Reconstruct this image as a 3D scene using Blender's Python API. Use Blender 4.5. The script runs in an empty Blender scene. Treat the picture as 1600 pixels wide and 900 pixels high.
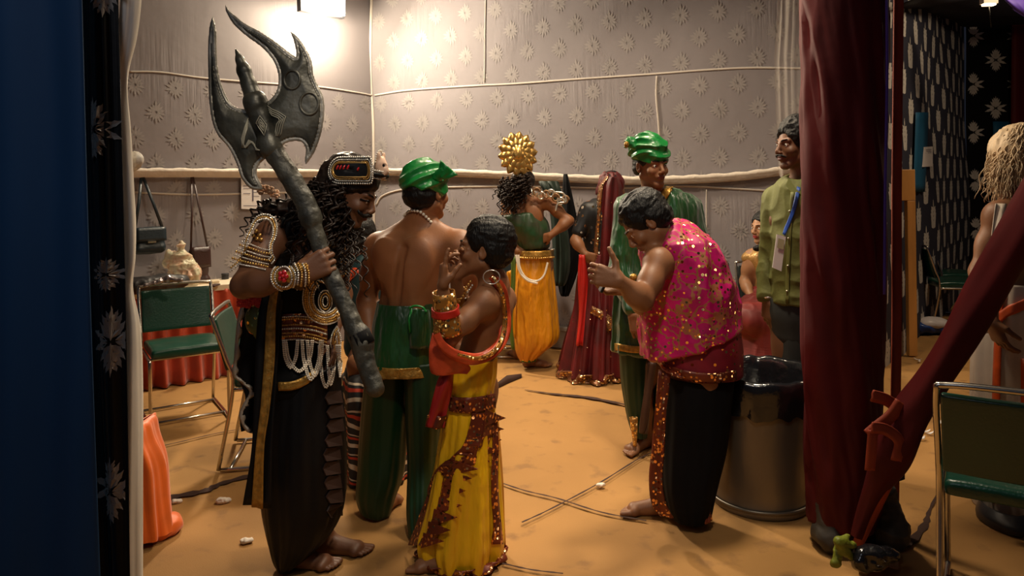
import bpy, math, random
import numpy as np
import openvdb
from mathutils import Vector, Matrix
rnd = random.Random(7)
COL = bpy.context.scene.collection
F_PX = 1155.0; HX = 800.0; HY = 285.0; ROLL = math.radians(0.8); HC = 1.5
V3 = lambda *a: np.array(a, float)

def P(px, py, d):
    c, s = math.cos(ROLL), math.sin(ROLL)
    u = (px-HX)*c-(py-HY)*s; v = (px-HX)*s+(py-HY)*c
    return V3(u*d/F_PX, d, HC-v*d/F_PX)
def ray(px, py):
    return P(px, py, 1.0)-V3(0, 0, HC)
def on_floor(px, py, z=0.0):
    r = ray(px, py); t = (z-HC)/r[2]; return V3(0, 0, HC)+r*t
def nrm(v):
    v = np.asarray(v, float); return v/max(np.linalg.norm(v), 1e-9)

# ---------------------------------------------------------------- materials
def new_mat(name):
    m = bpy.data.materials.new(name); m.use_nodes = True
    nt = m.node_tree; b = nt.nodes['Principled BSDF']
    return m, nt, b
def N(nt, t, **kw):
    n = nt.nodes.new(t)
    for k, v in kw.items():
        if k in n.bl_rna.properties: setattr(n, k, v)
        else: n.inputs[k].default_value = v
    return n
def rgba(c): return (c[0], c[1], c[2], 1.0)
def mat(name, col, rough=.6, metal=0., var=.25, vscale=6., bump=0., bscale=60., col2=None, sheen=0., aniso=None, spec=.5, coat=0., bdist=.01):
    m, nt, b = new_mat(name); L = nt.links.new
    b.inputs['Roughness'].default_value = rough; b.inputs['Metallic'].default_value = metal
    b.inputs['Specular IOR Level'].default_value = spec
    if sheen: b.inputs['Sheen Weight'].default_value = sheen
    if coat: b.inputs['Coat Weight'].default_value = coat
    tc = N(nt, 'ShaderNodeTexCoord')
    mp = N(nt, 'ShaderNodeMapping'); L(tc.outputs['Object'], mp.inputs['Vector'])
    if aniso: mp.inputs['Scale'].default_value = aniso
    no = N(nt, 'ShaderNodeTexNoise', Scale=vscale, Detail=5.0); L(mp.outputs[0], no.inputs['Vector'])
    rp = N(nt, 'ShaderNodeValToRGB'); L(no.outputs['Fac'], rp.inputs[0])
    c2 = col2 if col2 else tuple(x*(1-var) for x in col)
    rp.color_ramp.elements[0].position = .32; rp.color_ramp.elements[1].position = .68
    rp.color_ramp.elements[0].color = rgba(c2); rp.color_ramp.elements[1].color = rgba(col)
    L(rp.outputs[0], b.inputs['Base Color'])
    if bump:
        n2 = N(nt, 'ShaderNodeTexNoise', Scale=bscale, Detail=3.0); L(mp.outputs[0], n2.inputs['Vector'])
        bp = N(nt, 'ShaderNodeBump', Strength=bump, Distance=bdist); L(n2.outputs['Fac'], bp.inputs['Height'])
        L(bp.outputs[0], b.inputs['Normal'])
    return m
def skin(name, col, lip=(.16, .04, .03), rough=.52):
    m, nt, b = new_mat(name); L = nt.links.new
    tc = N(nt, 'ShaderNodeTexCoord')
    no = N(nt, 'ShaderNodeTexNoise', Scale=9., Detail=6.0); L(tc.outputs['Object'], no.inputs['Vector'])
    rp = N(nt, 'ShaderNodeValToRGB'); L(no.outputs['Fac'], rp.inputs[0])
    rp.color_ramp.elements[0].position = .3; rp.color_ramp.elements[1].position = .7
    rp.color_ramp.elements[0].color = rgba([x*.8 for x in col]); rp.color_ramp.elements[1].color = rgba(col)
    at = N(nt, 'ShaderNodeAttribute'); at.attribute_name = 'tint'
    mx = N(nt, 'ShaderNodeMix', data_type='RGBA'); L(at.outputs['Fac'], mx.inputs['Factor'])
    L(rp.outputs[0], mx.inputs[6]); mx.inputs[7].default_value = rgba(lip)
    L(mx.outputs[2], b.inputs['Base Color']); b.inputs['Roughness'].default_value = rough
    b.inputs['Subsurface Weight'].default_value = .08; b.inputs['Subsurface Scale'].default_value = .01
    n2 = N(nt, 'ShaderNodeTexNoise', Scale=160., Detail=3.); L(tc.outputs['Object'], n2.inputs['Vector'])
    bp = N(nt, 'ShaderNodeBump', Strength=.12, Distance=.004); L(n2.outputs['Fac'], bp.inputs['Height']); L(bp.outputs[0], b.inputs['Normal'])
    return m
def sequin(name, base, glit=(.85, .6, .25), scale=90., thr=.33, share=.45, rough=.5, vine=0., vine_col=None, metal_base=0.):
    """fabric with small metallic spangles (random per cell) and optional embroidered veins"""
    m, nt, b = new_mat(name); L = nt.links.new
    tc = N(nt, 'ShaderNodeTexCoord')
    no = N(nt, 'ShaderNodeTexNoise', Scale=7., Detail=4.); L(tc.outputs['Object'], no.inputs['Vector'])
    rp = N(nt, 'ShaderNodeValToRGB'); L(no.outputs['Fac'], rp.inputs[0])
    rp.color_ramp.elements[0].color = rgba([x*.55 for x in base]); rp.color_ramp.elements[1].color = rgba([min(1, x*1.15) for x in base])
    rp.color_ramp.elements[0].position = .35; rp.color_ramp.elements[1].position = .65
    vo = N(nt, 'ShaderNodeTexVoronoi', Scale=scale); L(tc.outputs['Object'], vo.inputs['Vector'])
    lt = N(nt, 'ShaderNodeMath', operation='LESS_THAN'); L(vo.outputs['Distance'], lt.inputs[0]); lt.inputs[1].default_value = thr
    sp = N(nt, 'ShaderNodeSeparateColor'); L(vo.outputs['Color'], sp.inputs[0])
    l2 = N(nt, 'ShaderNodeMath', operation='LESS_THAN'); L(sp.outputs[0], l2.inputs[0]); l2.inputs[1].default_value = share
    mu = N(nt, 'ShaderNodeMath', operation='MULTIPLY'); L(lt.outputs[0], mu.inputs[0]); L(l2.outputs[0], mu.inputs[1])
    fac = mu.outputs[0]
    base_out = rp.outputs[0]
    if vine:
        v2 = N(nt, 'ShaderNodeTexVoronoi', Scale=vine); v2.feature = 'DISTANCE_TO_EDGE'
        n3 = N(nt, 'ShaderNodeTexNoise', Scale=vine*.9, Detail=2.); L(tc.outputs['Object'], n3.inputs['Vector'])
        ad = N(nt, 'ShaderNodeMix', data_type='RGBA'); ad.inputs['Factor'].default_value = .12
        L(tc.outputs['Object'], ad.inputs[6]); L(n3.outputs['Color'], ad.inputs[7]); L(ad.outputs[2], v2.inputs['Vector'])
        l3 = N(nt, 'ShaderNodeMath', operation='LESS_THAN'); L(v2.outputs['Distance'], l3.inputs[0]); l3.inputs[1].default_value = .055
        mv = N(nt, 'ShaderNodeMix', data_type='RGBA'); L(l3.outputs[0], mv.inputs['Factor']); L(base_out, mv.inputs[6])
        mv.inputs[7].default_value = rgba(vine_col or glit); base_out = mv.outputs[2]
    mx = N(nt, 'ShaderNodeMix', data_type='RGBA'); L(fac, mx.inputs['Factor']); L(base_out, mx.inputs[6]); mx.inputs[7].default_value = rgba(glit)
    L(mx.outputs[2], b.inputs['Base Color'])
    ma = N(nt, 'ShaderNodeMath', operation='MAXIMUM'); L(fac, ma.inputs[0]); ma.inputs[1].default_value = metal_base
    L(ma.outputs[0], b.inputs['Metallic'])
    r2 = N(nt, 'ShaderNodeMapRange'); L(fac, r2.inputs[0]); r2.inputs[3].default_value = rough; r2.inputs[4].default_value = .22
    L(r2.outputs[0], b.inputs['Roughness'])
    # each spangle tilts its own way
    cr = N(nt, 'ShaderNodeVectorMath', operation='SUBTRACT'); L(vo.outputs['Color'], cr.inputs[0]); cr.inputs[1].default_value = (.5, .5, .5)
    sc = N(nt, 'ShaderNodeVectorMath', operation='SCALE'); L(cr.outputs[0], sc.inputs[0])
    m2 = N(nt, 'ShaderNodeMath', operation='MULTIPLY'); L(fac, m2.inputs[0]); m2.inputs[1].default_value = 1.3; L(m2.outputs[0], sc.inputs['Scale'])
    ge = N(nt, 'ShaderNodeNewGeometry')
    av = N(nt, 'ShaderNodeVectorMath', operation='ADD'); L(ge.outputs['Normal'], av.inputs[0]); L(sc.outputs[0], av.inputs[1])
    nv = N(nt, 'ShaderNodeVectorMath', operation='NORMALIZE'); L(av.outputs[0], nv.inputs[0]); L(nv.outputs[0], b.inputs['Normal'])
    return m
def emis(name, col, strength):
    m, nt, b = new_mat(name)
    b.inputs['Base Color'].default_value = rgba(col); b.inputs['Emission Color'].default_value = rgba(col); b.inputs['Emission Strength'].default_value = strength
    return m

# ---------------------------------------------------------------- objects
ORG = {}
def root(name, loc, label, cat, group=None):
    o = bpy.data.objects.new(name, None); COL.objects.link(o); o.location = loc
    o.empty_display_size = .1
    o['label'] = label; o['category'] = cat
    if group: o['group'] = group
    ORG[o.name] = np.array(loc, float); return o
def tag(o, label, cat, group=None):
    o['label'] = label; o['category'] = cat
    if group: o['group'] = group
    return o
def struct(o): o['kind'] = 'structure'; return o
def mk(name, vs, fs, mats, parent=None, midx=None, smooth=True, uv=None, tint=None):
    vs = np.asarray(vs, float)
    if parent is not None: org = ORG[parent.name]
    else: org = np.array([vs[:, 0].mean(), vs[:, 1].mean(), vs[:, 2].min()])
    me = bpy.data.meshes.new(name)
    v = vs-org
    if isinstance(fs, np.ndarray):
        me.vertices.add(len(v)); me.vertices.foreach_set('co', v.astype(np.float32).ravel())
        k = fs.shape[1]; me.loops.add(fs.size); me.loops.foreach_set('vertex_index', fs.astype(np.int32).ravel())
        me.polygons.add(len(fs)); me.polygons.foreach_set('loop_start', np.arange(0, fs.size, k, dtype=np.int32))
        me.update(calc_edges=True)
    else:
        me.from_pydata([tuple(x) for x in v], [], [tuple(int(i) for i in f) for f in fs])
    if not isinstance(mats, (list, tuple)): mats = [mats]
    for m in mats: me.materials.append(m)
    if midx is not None: me.polygons.foreach_set('material_index', np.asarray(midx, dtype=np.int32))
    me.polygons.foreach_set('use_smooth', [smooth]*len(me.polygons))
    if tint is not None:
        a = me.attributes.new('tint', 'FLOAT', 'POINT'); a.data.foreach_set('value', np.asarray(tint, np.float32))
    me.update()
    o = bpy.data.objects.new(name, me); COL.objects.link(o)
    if parent is not None:
        o.parent = parent
        ORG[o.name] = org
    else:
        o.location = org; ORG[o.name] = org
    return o
def solid(o, t=.004, off=0.):
    m = o.modifiers.new('s', 'SOLIDIFY'); m.thickness = t; m.offset = off; return o
def bevel(o, w=.004, seg=2):
    m = o.modifiers.new('b', 'BEVEL'); m.width = w; m.segments = seg; m.limit_method = 'ANGLE'; m.angle_limit = math.radians(40); return o
def subsurf(o, l=1):
    m = o.modifiers.new('u', 'SUBSURF'); m.levels = l; m.render_levels = l; return o

class MB:
    def __init__(s): s.v = []; s.f = []; s.m = []
    def add(s, v, f, m=0):
        o = len(s.v); s.v.extend([tuple(x) for x in v]); s.f.extend([tuple(i+o for i in q) for q in f]); s.m.extend([m]*len(f)); return s
    def box(s, c, size, R=None, m=0):
        h = np.array(size)/2; R = np.eye(3) if R is None else np.asarray(R)
        v = [np.array(c)+R@(h*np.array([x, y, z])) for x in (-1, 1) for y in (-1, 1) for z in (-1, 1)]
        return s.add(v, [(0, 1, 3, 2), (4, 6, 7, 5), (0, 4, 5, 1), (2, 3, 7, 6), (0, 2, 6, 4), (1, 5, 7, 3)], m)
    def tube(s, pts, r, n=8, m=0, caps=True, closed=False, flat=1.0, up=None):
        pts = [np.array(p, float) for p in pts]; k = len(pts)
        rr = [r]*k if np.isscalar(r) else list(r)
        v = []; prev = None
        for i, p in enumerate(pts):
            a = pts[i-1] if (i > 0 or closed) else pts[0]; b = pts[(i+1) % k] if (i < k-1 or closed) else pts[-1]
            t = nrm(b-a)
            if prev is None:
                ref = np.array(up, float) if up is not None else (V3(0, 0, 1) if abs(t[2]) < .9 else V3(0, 1, 0))
                x = nrm(np.cross(t, ref))
            else: x = nrm(prev-t*np.dot(prev, t))
            prev = x; y = np.cross(t, x)
            for j in range(n):
                an = 2*math.pi*j/n; v.append(p+(x*math.cos(an)+y*math.sin(an)*flat)*rr[i])
        f = []
        for i in range(k if closed else k-1):
            i2 = (i+1) % k
            for j in range(n): f.append((i*n+j, i*n+(j+1) % n, i2*n+(j+1) % n, i2*n+j))
        if caps and not closed:
            f.append(tuple(range(n))[::-1]); f.append(tuple((k-1)*n+j for j in range(n)))
        return s.add(v, f, m)
    def ball(s, c, r, n=8, h=5, m=0, R=None):
        r = (r, r, r) if np.isscalar(r) else r
        v = []; f = []; R = np.eye(3) if R is None else np.asarray(R)
        for i in range(1, h):
            ph = math.pi*i/h
            for j in range(n):
                th = 2*math.pi*j/n; v.append(np.array(c)+R@np.array([r[0]*math.sin(ph)*math.cos(th), r[1]*math.sin(ph)*math.sin(th), r[2]*math.cos(ph)]))
        v.append(np.array(c)+R@np.array([0, 0, r[2]])); v.append(np.array(c)-R@np.array([0, 0, r[2]])); T = len(v)-2
        for j in range(n):
            f.append((T, j, (j+1) % n)); f.append((T+1, (h-2)*n+(j+1) % n, (h-2)*n+j))
        for i in range(h-2):
            for j in range(n): f.append((i*n+j, (i+1)*n+j, (i+1)*n+(j+1) % n, i*n+(j+1) % n))
        return s.add(v, f, m)
    def beads(s, pts, r, gap=2.05, m=0, n=6, h=4, closed=False):
        for p in resample(pts, r*gap, closed): s.ball(p, r, n, h, m)
        return s
    def sheet(s, grid, m=0, closed_u=False):
        """grid[i][j] of points"""
        a = len(grid); b = len(grid[0]); v = [p for row in grid for p in row]; f = []
        for i in range(a-1):
            for j in range(b if closed_u else b-1): f.append((i*b+j, i*b+(j+1) % b, (i+1)*b+(j+1) % b, (i+1)*b+j))
        return s.add(v, f, m)
    def prism(s, outline, thick, m=0):
        """flat outline of 3-D points extruded by the vector thick"""
        n = len(outline); t = np.array(thick); a = [np.array(p) for p in outline]
        return s.add(a+[p+t for p in a], [tuple(range(n)), tuple(range(2*n-1, n-1, -1))]+[(i, n+i, n+(i+1) % n, (i+1) % n) for i in range(n)], m)
    def build(s, name, mats, parent=None, smooth=True):
        return mk(name, s.v, s.f, mats, parent, s.m, smooth)
def resample(pts, step, closed=False):
    pts = np.array(pts, float)
    if closed: pts = np.vstack([pts, pts[:1]])
    L = np.r_[0, np.cumsum(np.linalg.norm(np.diff(pts, axis=0), axis=1))]
    n = max(2, int(L[-1]/step)); q = np.linspace(0, L[-1], n, endpoint=not closed)
    return np.stack([np.interp(q, L, pts[:, i]) for i in range(3)], 1)
def spline(pts, n=8):
    """Catmull-Rom through the points"""
    p = [np.array(x, float) for x in pts]; p = [2*p[0]-p[1]]+p+[2*p[-1]-p[-2]]; out = []
    for i in range(1, len(p)-2):
        for j in range(n):
            t = j/n; a, b, c, d = p[i-1:i+3]
            out.append(.5*((2*b)+(c-a)*t+(2*a-5*b+4*c-d)*t*t+(3*b-a-3*c+d)*t**3))
    out.append(p[-2]); return out
def rotm(ax, ang):
    return np.array(Matrix.Rotation(ang, 3, Vector(ax)))

# value noise on arrays
def vnoise(p, seed=0):
    p = np.asarray(p, float); i = np.floor(p).astype(np.int64); f = p-i; f = f*f*(3-2*f); out = 0
    def h(a):
        n = (a[..., 0]*374761393+a[..., 1]*668265263+a[..., 2]*2147483647+seed*97531) & 0x7fffffff
        n = ((n ^ (n >> 13))*1274126177) & 0x7fffffff; n = n ^ (n >> 16); return (n & 0xffff)/65535.
    for dx in (0, 1):
        for dy in (0, 1):
            for dz in (0, 1):
                w = (f[..., 0] if dx else 1-f[..., 0])*(f[..., 1] if dy else 1-f[..., 1])*(f[..., 2] if dz else 1-f[..., 2])
                out = out+w*h(i+np.array([dx, dy, dz]))
    return out*2-1
def folds(p, freq, seed=0, stretch=(1, 1, .3), oct=2):
    q = np.asarray(p)*np.array(stretch)*freq; o = 0; a = 1
    for k in range(oct): o = o+a*(1-2*np.abs(vnoise(q, seed+k))); q = q*2.03; a *= .5
    return o

# ---------------------------------------------------------------- implicit surfaces
class Sdf:
    def __init__(s, vox=.005): s.vox = vox; s.p = []; s.post = []
    def cap(s, a, b, ra, rb=None, k=.02, sub=False):
        rb = ra if rb is None else rb; s.p.append(('c', np.array(a, float), np.array(b, float), ra, rb, k, sub)); return s
    def chain(s, pts, rs, k=.02):
        for i in range(len(pts)-1): s.cap(pts[i], pts[i+1], rs[i], rs[i+1], k)
        return s
    def ell(s, c, r, R=None, k=.02, sub=False):
        R = np.eye(3) if R is None else np.asarray(R, float)    # columns = local axes
        s.p.append(('e', np.array(c, float), R, np.array(r, float), None, k, sub)); return s
    def clip(s, pt, n, k=.0):      # keep the side opposite to n
        s.p.append(('h', np.array(pt, float), nrm(n), None, None, k, True)); return s
    def bounds(s, q):
        if q[0] == 'c': lo = np.minimum(q[1]-q[3], q[2]-q[4]); hi = np.maximum(q[1]+q[3], q[2]+q[4])
        else:
            e = np.sqrt(((q[2]*q[3])**2).sum(1)); lo = q[1]-e; hi = q[1]+e
        return lo, hi
    def grid(s):
        B = [s.bounds(q) for q in s.p if not q[6]]
        lo = np.min([b[0] for b in B], 0)-.03; hi = np.max([b[1] for b in B], 0)+.03
        n = np.ceil((hi-lo)/s.vox).astype(int)+1; G = np.full(n, .2, np.float32); v = s.vox
        for q in s.p:
            if q[0] == 'h':
                X = (lo[0]+np.arange(n[0])*v)[:, None, None]; Y = (lo[1]+np.arange(n[1])*v)[None, :, None]; Z = (lo[2]+np.arange(n[2])*v)[None, None, :]
                d = (X-q[1][0])*q[2][0]+(Y-q[1][1])*q[2][1]+(Z-q[1][2])*q[2][2]
                if q[5] > 0: h = np.maximum(q[5]-np.abs(G-d), 0)/q[5]; G = (np.maximum(G, d)+h*h*q[5]/4).astype(np.float32)
                else: G = np.maximum(G, d).astype(np.float32)
                continue
            a, b = s.bounds(q); m = q[5]+4*v
            i0 = np.clip(((a-m-lo)/v).astype(int), 0, n); i1 = np.clip(np.ceil((b+m-lo)/v).astype(int)+1, 0, n)
            if np.any(i1 <= i0): continue
            X = (lo[0]+np.arange(i0[0], i1[0])*v)[:, None, None]; Y = (lo[1]+np.arange(i0[1], i1[1])*v)[None, :, None]; Z = (lo[2]+np.arange(i0[2], i1[2])*v)[None, None, :]
            if q[0] == 'c':
                ab = q[2]-q[1]; L2 = max(ab@ab, 1e-12); x, y, z = X-q[1][0], Y-q[1][1], Z-q[1][2]
                t = np.clip((x*ab[0]+y*ab[1]+z*ab[2])/L2, 0, 1)
                d = np.sqrt((x-t*ab[0])**2+(y-t*ab[1])**2+(z-t*ab[2])**2)-(q[3]+(q[4]-q[3])*t)
            else:
                x, y, z = X-q[1][0], Y-q[1][1], Z-q[1][2]; R = q[2]; k0 = 0; k1 = 0
                for j in range(3):
                    w = x*R[0, j]+y*R[1, j]+z*R[2, j]; k0 = k0+(w/q[3][j])**2; k1 = k1+(w/q[3][j]**2)**2
                k0 = np.sqrt(k0); k1 = np.sqrt(k1); d = k0*(k0-1)/np.maximum(k1, 1e-6)
            g = G[i0[0]:i1[0], i0[1]:i1[1], i0[2]:i1[2]]; k = max(q[5], 1e-4)
            if q[6]:
                d = -d; h = np.maximum(k-np.abs(g-d), 0)/k; r = np.maximum(g, d)+h*h*k/4
            else:
                h = np.maximum(k-np.abs(g-d), 0)/k; r = np.minimum(g, d)-h*h*k/4
            G[i0[0]:i1[0], i0[1]:i1[1], i0[2]:i1[2]] = r
        return G, lo
    def mesh(s, name, mats, parent, disp=None, tint=None, keep=None):
        G, lo = s.grid(); v = s.vox
        g = openvdb.FloatGrid(.2); g.copyFromArray(G)
        p, t, q = g.convertToPolygons(0.0, 0.0)
        p = p.astype(float)*v+lo; q = q[:, ::-1].astype(np.int64)
        a = p[q[:, 0]]; b = p[q[:, 1]]; c = p[q[:, 2]]; e = p[q[:, 3]]
        if (np.cross(b-a, c-a)*(a-p.mean(0))).sum() < 0: q = q[:, ::-1]
        if disp is not None:
            a, b, c, e = (p[q[:, i]] for i in range(4)); nn = np.cross(c-a, e-b); vn = np.zeros_like(p)
            for i in range(4): np.add.at(vn, q[:, i], nn)
            vn /= np.maximum(np.linalg.norm(vn, axis=1), 1e-9)[:, None]
            p = p+vn*disp(p)[:, None]
        ti = tint(p) if tint is not None else None
        return mk(name, p, q, mats, parent, tint=ti)

def ringloft(rings, n=96, fn=None, cap=False):
    """rings: (center, rx, ry, yaw). fn(theta, k) -> radial factor. returns MB sheet"""
    g = []
    for k, (c, rx, ry, yaw) in enumerate(rings):
        row = []
        for j in range(n):
            th = 2*math.pi*j/n; f = fn(th, k/(len(rings)-1)) if fn else 1
            x = rx*math.cos(th)*f; y = ry*math.sin(th)*f
            row.append(np.array(c)+V3(x*math.cos(yaw)-y*math.sin(yaw), x*math.sin(yaw)+y*math.cos(yaw), 0))
        g.append(row)
    return MB().sheet(g, closed_u=True)
def interp_rings(keys, m=40):
    """keys: list of (px_center/world x, y, z, rx, ry, yaw) smooth interpolation"""
    K = np.array(keys, float); t = np.linspace(0, len(K)-1, m); out = []
    for q in t:
        i = int(min(q, len(K)-2)); f = q-i
        a = K[max(i-1, 0)]; b = K[i]; c = K[i+1]; d = K[min(i+2, len(K)-1)]
        v = .5*((2*b)+(c-a)*f+(2*a-5*b+4*c-d)*f*f+(3*b-a-3*c+d)*f**3); out.append((v[:3], v[3], v[4], v[5]))
    return out
# ---------------------------------------------------------------- room materials
M = {}
def fabric_wall():
    m, nt, b = new_mat('grey_wall_cloth'); L = nt.links.new
    tc = N(nt, 'ShaderNodeTexCoord')
    no = N(nt, 'ShaderNodeTexNoise', Scale=1.3, Detail=4.); L(tc.outputs['Object'], no.inputs['Vector'])
    rp = N(nt, 'ShaderNodeValToRGB'); L(no.outputs['Fac'], rp.inputs[0])
    rp.color_ramp.elements[0].color = (.22, .198, .212, 1); rp.color_ramp.elements[1].color = (.28, .25, .258, 1)
    L(rp.outputs[0], b.inputs['Base Color']); b.inputs['Roughness'].default_value = .75
    # small vertical puckers, gathered in patches
    mp = N(nt, 'ShaderNodeMapping'); L(tc.outputs['Object'], mp.inputs['Vector']); mp.inputs['Scale'].default_value = (16, 16, 1.1)
    n1 = N(nt, 'ShaderNodeTexNoise', Scale=1.6, Detail=2.); L(mp.outputs[0], n1.inputs['Vector'])
    n2 = N(nt, 'ShaderNodeTexNoise', Scale=1.5, Detail=1.); L(tc.outputs['Object'], n2.inputs['Vector'])
    r2 = N(nt, 'ShaderNodeValToRGB'); L(n2.outputs['Fac'], r2.inputs[0]); r2.color_ramp.elements[0].position = .5; r2.color_ramp.elements[1].position = .66
    mu = N(nt, 'ShaderNodeMath', operation='MULTIPLY'); L(n1.outputs['Fac'], mu.inputs[0]); L(r2.outputs[0], mu.inputs[1])
    n3 = N(nt, 'ShaderNodeTexNoise', Scale=3., Detail=3.); L(tc.outputs['Object'], n3.inputs['Vector'])
    ad = N(nt, 'ShaderNodeMath', operation='ADD'); L(mu.outputs[0], ad.inputs[0]); L(n3.outputs['Fac'], ad.inputs[1])
    bp = N(nt, 'ShaderNodeBump', Strength=.4, Distance=.02); L(ad.outputs[0], bp.inputs['Height']); L(bp.outputs[0], b.inputs['Normal'])
    return m
M['wall'] = fabric_wall()
M['motif'] = mat('pale_motif', (.325, .295, .292), .6, var=.12)
M['seam'] = mat('seam_cord', (.62, .56, .5), .7, var=.1)
M['batten'] = mat('batten_cloth', (.75, .66, .56), .7, var=.15, vscale=12, bump=.3, bscale=40)
M['navy'] = mat('navy_cloth', (.012, .013, .03), .8, var=.3, bump=.3, bscale=8)
M['black_cloth'] = mat('black_cloth', (.004, .004, .005), .8, var=.3, spec=.15)
M['black_satin'] = mat('black_satin', (.004, .004, .005), .5, var=.3, bump=.3, bscale=12, spec=.25)
M['damask_white'] = mat('damask_print', (.5, .47, .43), .6, var=.2, vscale=30)
M['damask_grey'] = mat('damask_foil', (.33, .29, .26), .45, var=.25, vscale=20, metal=.2)
M['blue'] = mat('blue_cloth', (.004, .055, .16), .75, var=.25, vscale=2.5, bump=.25, bscale=5, aniso=(1, 1, .35))
M['teal'] = mat('teal_cloth', (.003, .09, .19), .7, var=.2)
M['cream'] = mat('cream_cloth', (.9, .84, .74), .6, var=.12)
M['red_cloth'] = mat('dark_red_cloth', (.095, .002, .003), .65, var=.3, vscale=3, bump=.35, bscale=5, spec=.3)
M['rust'] = mat('rust_ribbon', (.35, .045, .012), .6, var=.25)
M['purple'] = mat('purple_cloth', (.12, .06, .5), .6, var=.2)

def floor_mat():
    m, nt, b = new_mat('ochre_carpet'); L = nt.links.new
    tc = N(nt, 'ShaderNodeTexCoord')
    no = N(nt, 'ShaderNodeTexNoise', Scale=1.1, Detail=6.); L(tc.outputs['Object'], no.inputs['Vector'])
    rp = N(nt, 'ShaderNodeValToRGB'); L(no.outputs['Fac'], rp.inputs[0])
    rp.color_ramp.elements[0].position = .3; rp.color_ramp.elements[1].position = .7
    rp.color_ramp.elements[0].color = (.31, .155, .042, 1); rp.color_ramp.elements[1].color = (.42, .215, .06, 1)
    n2 = N(nt, 'ShaderNodeTexNoise', Scale=8., Detail=8.); L(tc.outputs['Object'], n2.inputs['Vector'])
    r2 = N(nt, 'ShaderNodeValToRGB'); L(n2.outputs['Fac'], r2.inputs[0]); r2.color_ramp.elements[0].position = .3; r2.color_ramp.elements[1].position = .42
    mx = N(nt, 'ShaderNodeMix', data_type='RGBA'); L(r2.outputs[0], mx.inputs['Factor']); mx.inputs[6].default_value = (.26, .13, .04, 1); L(rp.outputs[0], mx.inputs[7])
    L(mx.outputs[2], b.inputs['Base Color']); b.inputs['Roughness'].default_value = .85
    n3 = N(nt, 'ShaderNodeTexNoise', Scale=220., Detail=3.); L(tc.outputs['Object'], n3.inputs['Vector'])
    bp = N(nt, 'ShaderNodeBump', Strength=.35, Distance=.004); L(n3.outputs['Fac'], bp.inputs['Height']); L(bp.outputs[0], b.inputs['Normal'])
    return m
M['floor'] = floor_mat()
M['gap'] = mat('dark_floor_gap', (.05, .02, .012), .9)

# ---------------------------------------------------------------- floor (slightly rumpled)
xs = np.linspace(-5, 9, 281); ys = np.linspace(.2, 12, 241)
X, Y = np.meshgrid(xs, ys, indexing='ij')
pp = np.stack([X, Y, X*0], -1)
Zf = .006*vnoise(pp*2.2, 3)-.006
near = np.clip((3.6-Y)/1.2, 0, 1)*np.clip((X-1.0)/.5, 0, 1)      # wrinkled carpet round the red post
Zf = Zf+near*.012*folds(pp, 3.0, 5, (1, 1.6, 1))
pp[..., 2] = Zf
n1, n2 = X.shape; idx = np.arange(n1*n2).reshape(n1, n2)
fq = np.stack([idx[:-1, :-1], idx[1:, :-1], idx[1:, 1:], idx[:-1, 1:]], -1).reshape(-1, 4)
struct(mk('floor', pp.reshape(-1, 3), fq, M['floor']))

def seam_strip(name, pts, w, lift=.0015, m='gap'):
    q = [on_floor(a, b)+V3(0, 0, .005) for a, b in pts]; q = spline(q, 6); mb = MB(); g = []
    for i, p in enumerate(q):
        t = nrm(q[min(i+1, len(q)-1)]-q[max(i-1, 0)]); s = V3(-t[1], t[0], 0)
        ww = (w if np.isscalar(w) else np.interp(i/(len(q)-1), np.linspace(0, 1, len(w)), w))*(1+.3*math.sin(i*2.1))
        g.append([p+s*ww*.5, p+s*ww*.12+V3(0, 0, lift), p-s*ww*.5])
    return struct(mb.sheet(g).build(name, M[m]))
seam_strip('floor_seam', [(215, 706), (280, 692), (340, 678), (400, 668), (460, 660)], .012)
seam_strip('floor_seam', [(225, 797), (262, 780), (320, 768), (345, 757), (400, 742), (430, 735)], [.05, .055, .05, .04, .05, .045])
seam_strip('floor_seam', [(775, 753), (820, 768), (870, 780), (940, 802), (1010, 815)], .012)
seam_strip('floor_seam', [(815, 818), (860, 797), (935, 757), (1000, 717), (1030, 705)], .010)
seam_strip('floor_seam', [(820, 610), (862, 616), (920, 622), (980, 634)], [.008, .03, .045, .03])
seam_strip('floor_seam', [(785, 882), (830, 892), (880, 898)], .01)
seam_strip('floor_seam', [(1515, 690), (1495, 735), (1470, 765), (1452, 800), (1445, 822), (1418, 852), (1395, 856)], [.008, .018, .01, .012, .03, .03, .02])
seam_strip('floor_seam', [(1400, 618), (1440, 617), (1490, 619)], .012)
# turned-up carpet flap beside the boy
fl = MB(); a, b, c = on_floor(772, 610), on_floor(815, 590), on_floor(792, 600)
fl.sheet([[a, c, b], [a+V3(.0, .03, .03), c+V3(0, .05, .05), b+V3(0, .03, .02)], [a+V3(.02, .1, .0), c+V3(0, .12, .01), b+V3(0, .08, 0)]])
tag(solid(fl.build('carpet_flap', M['gap']), .004), 'turned-up dark carpet flap on the floor right of the boy', 'carpet flap')

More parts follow.
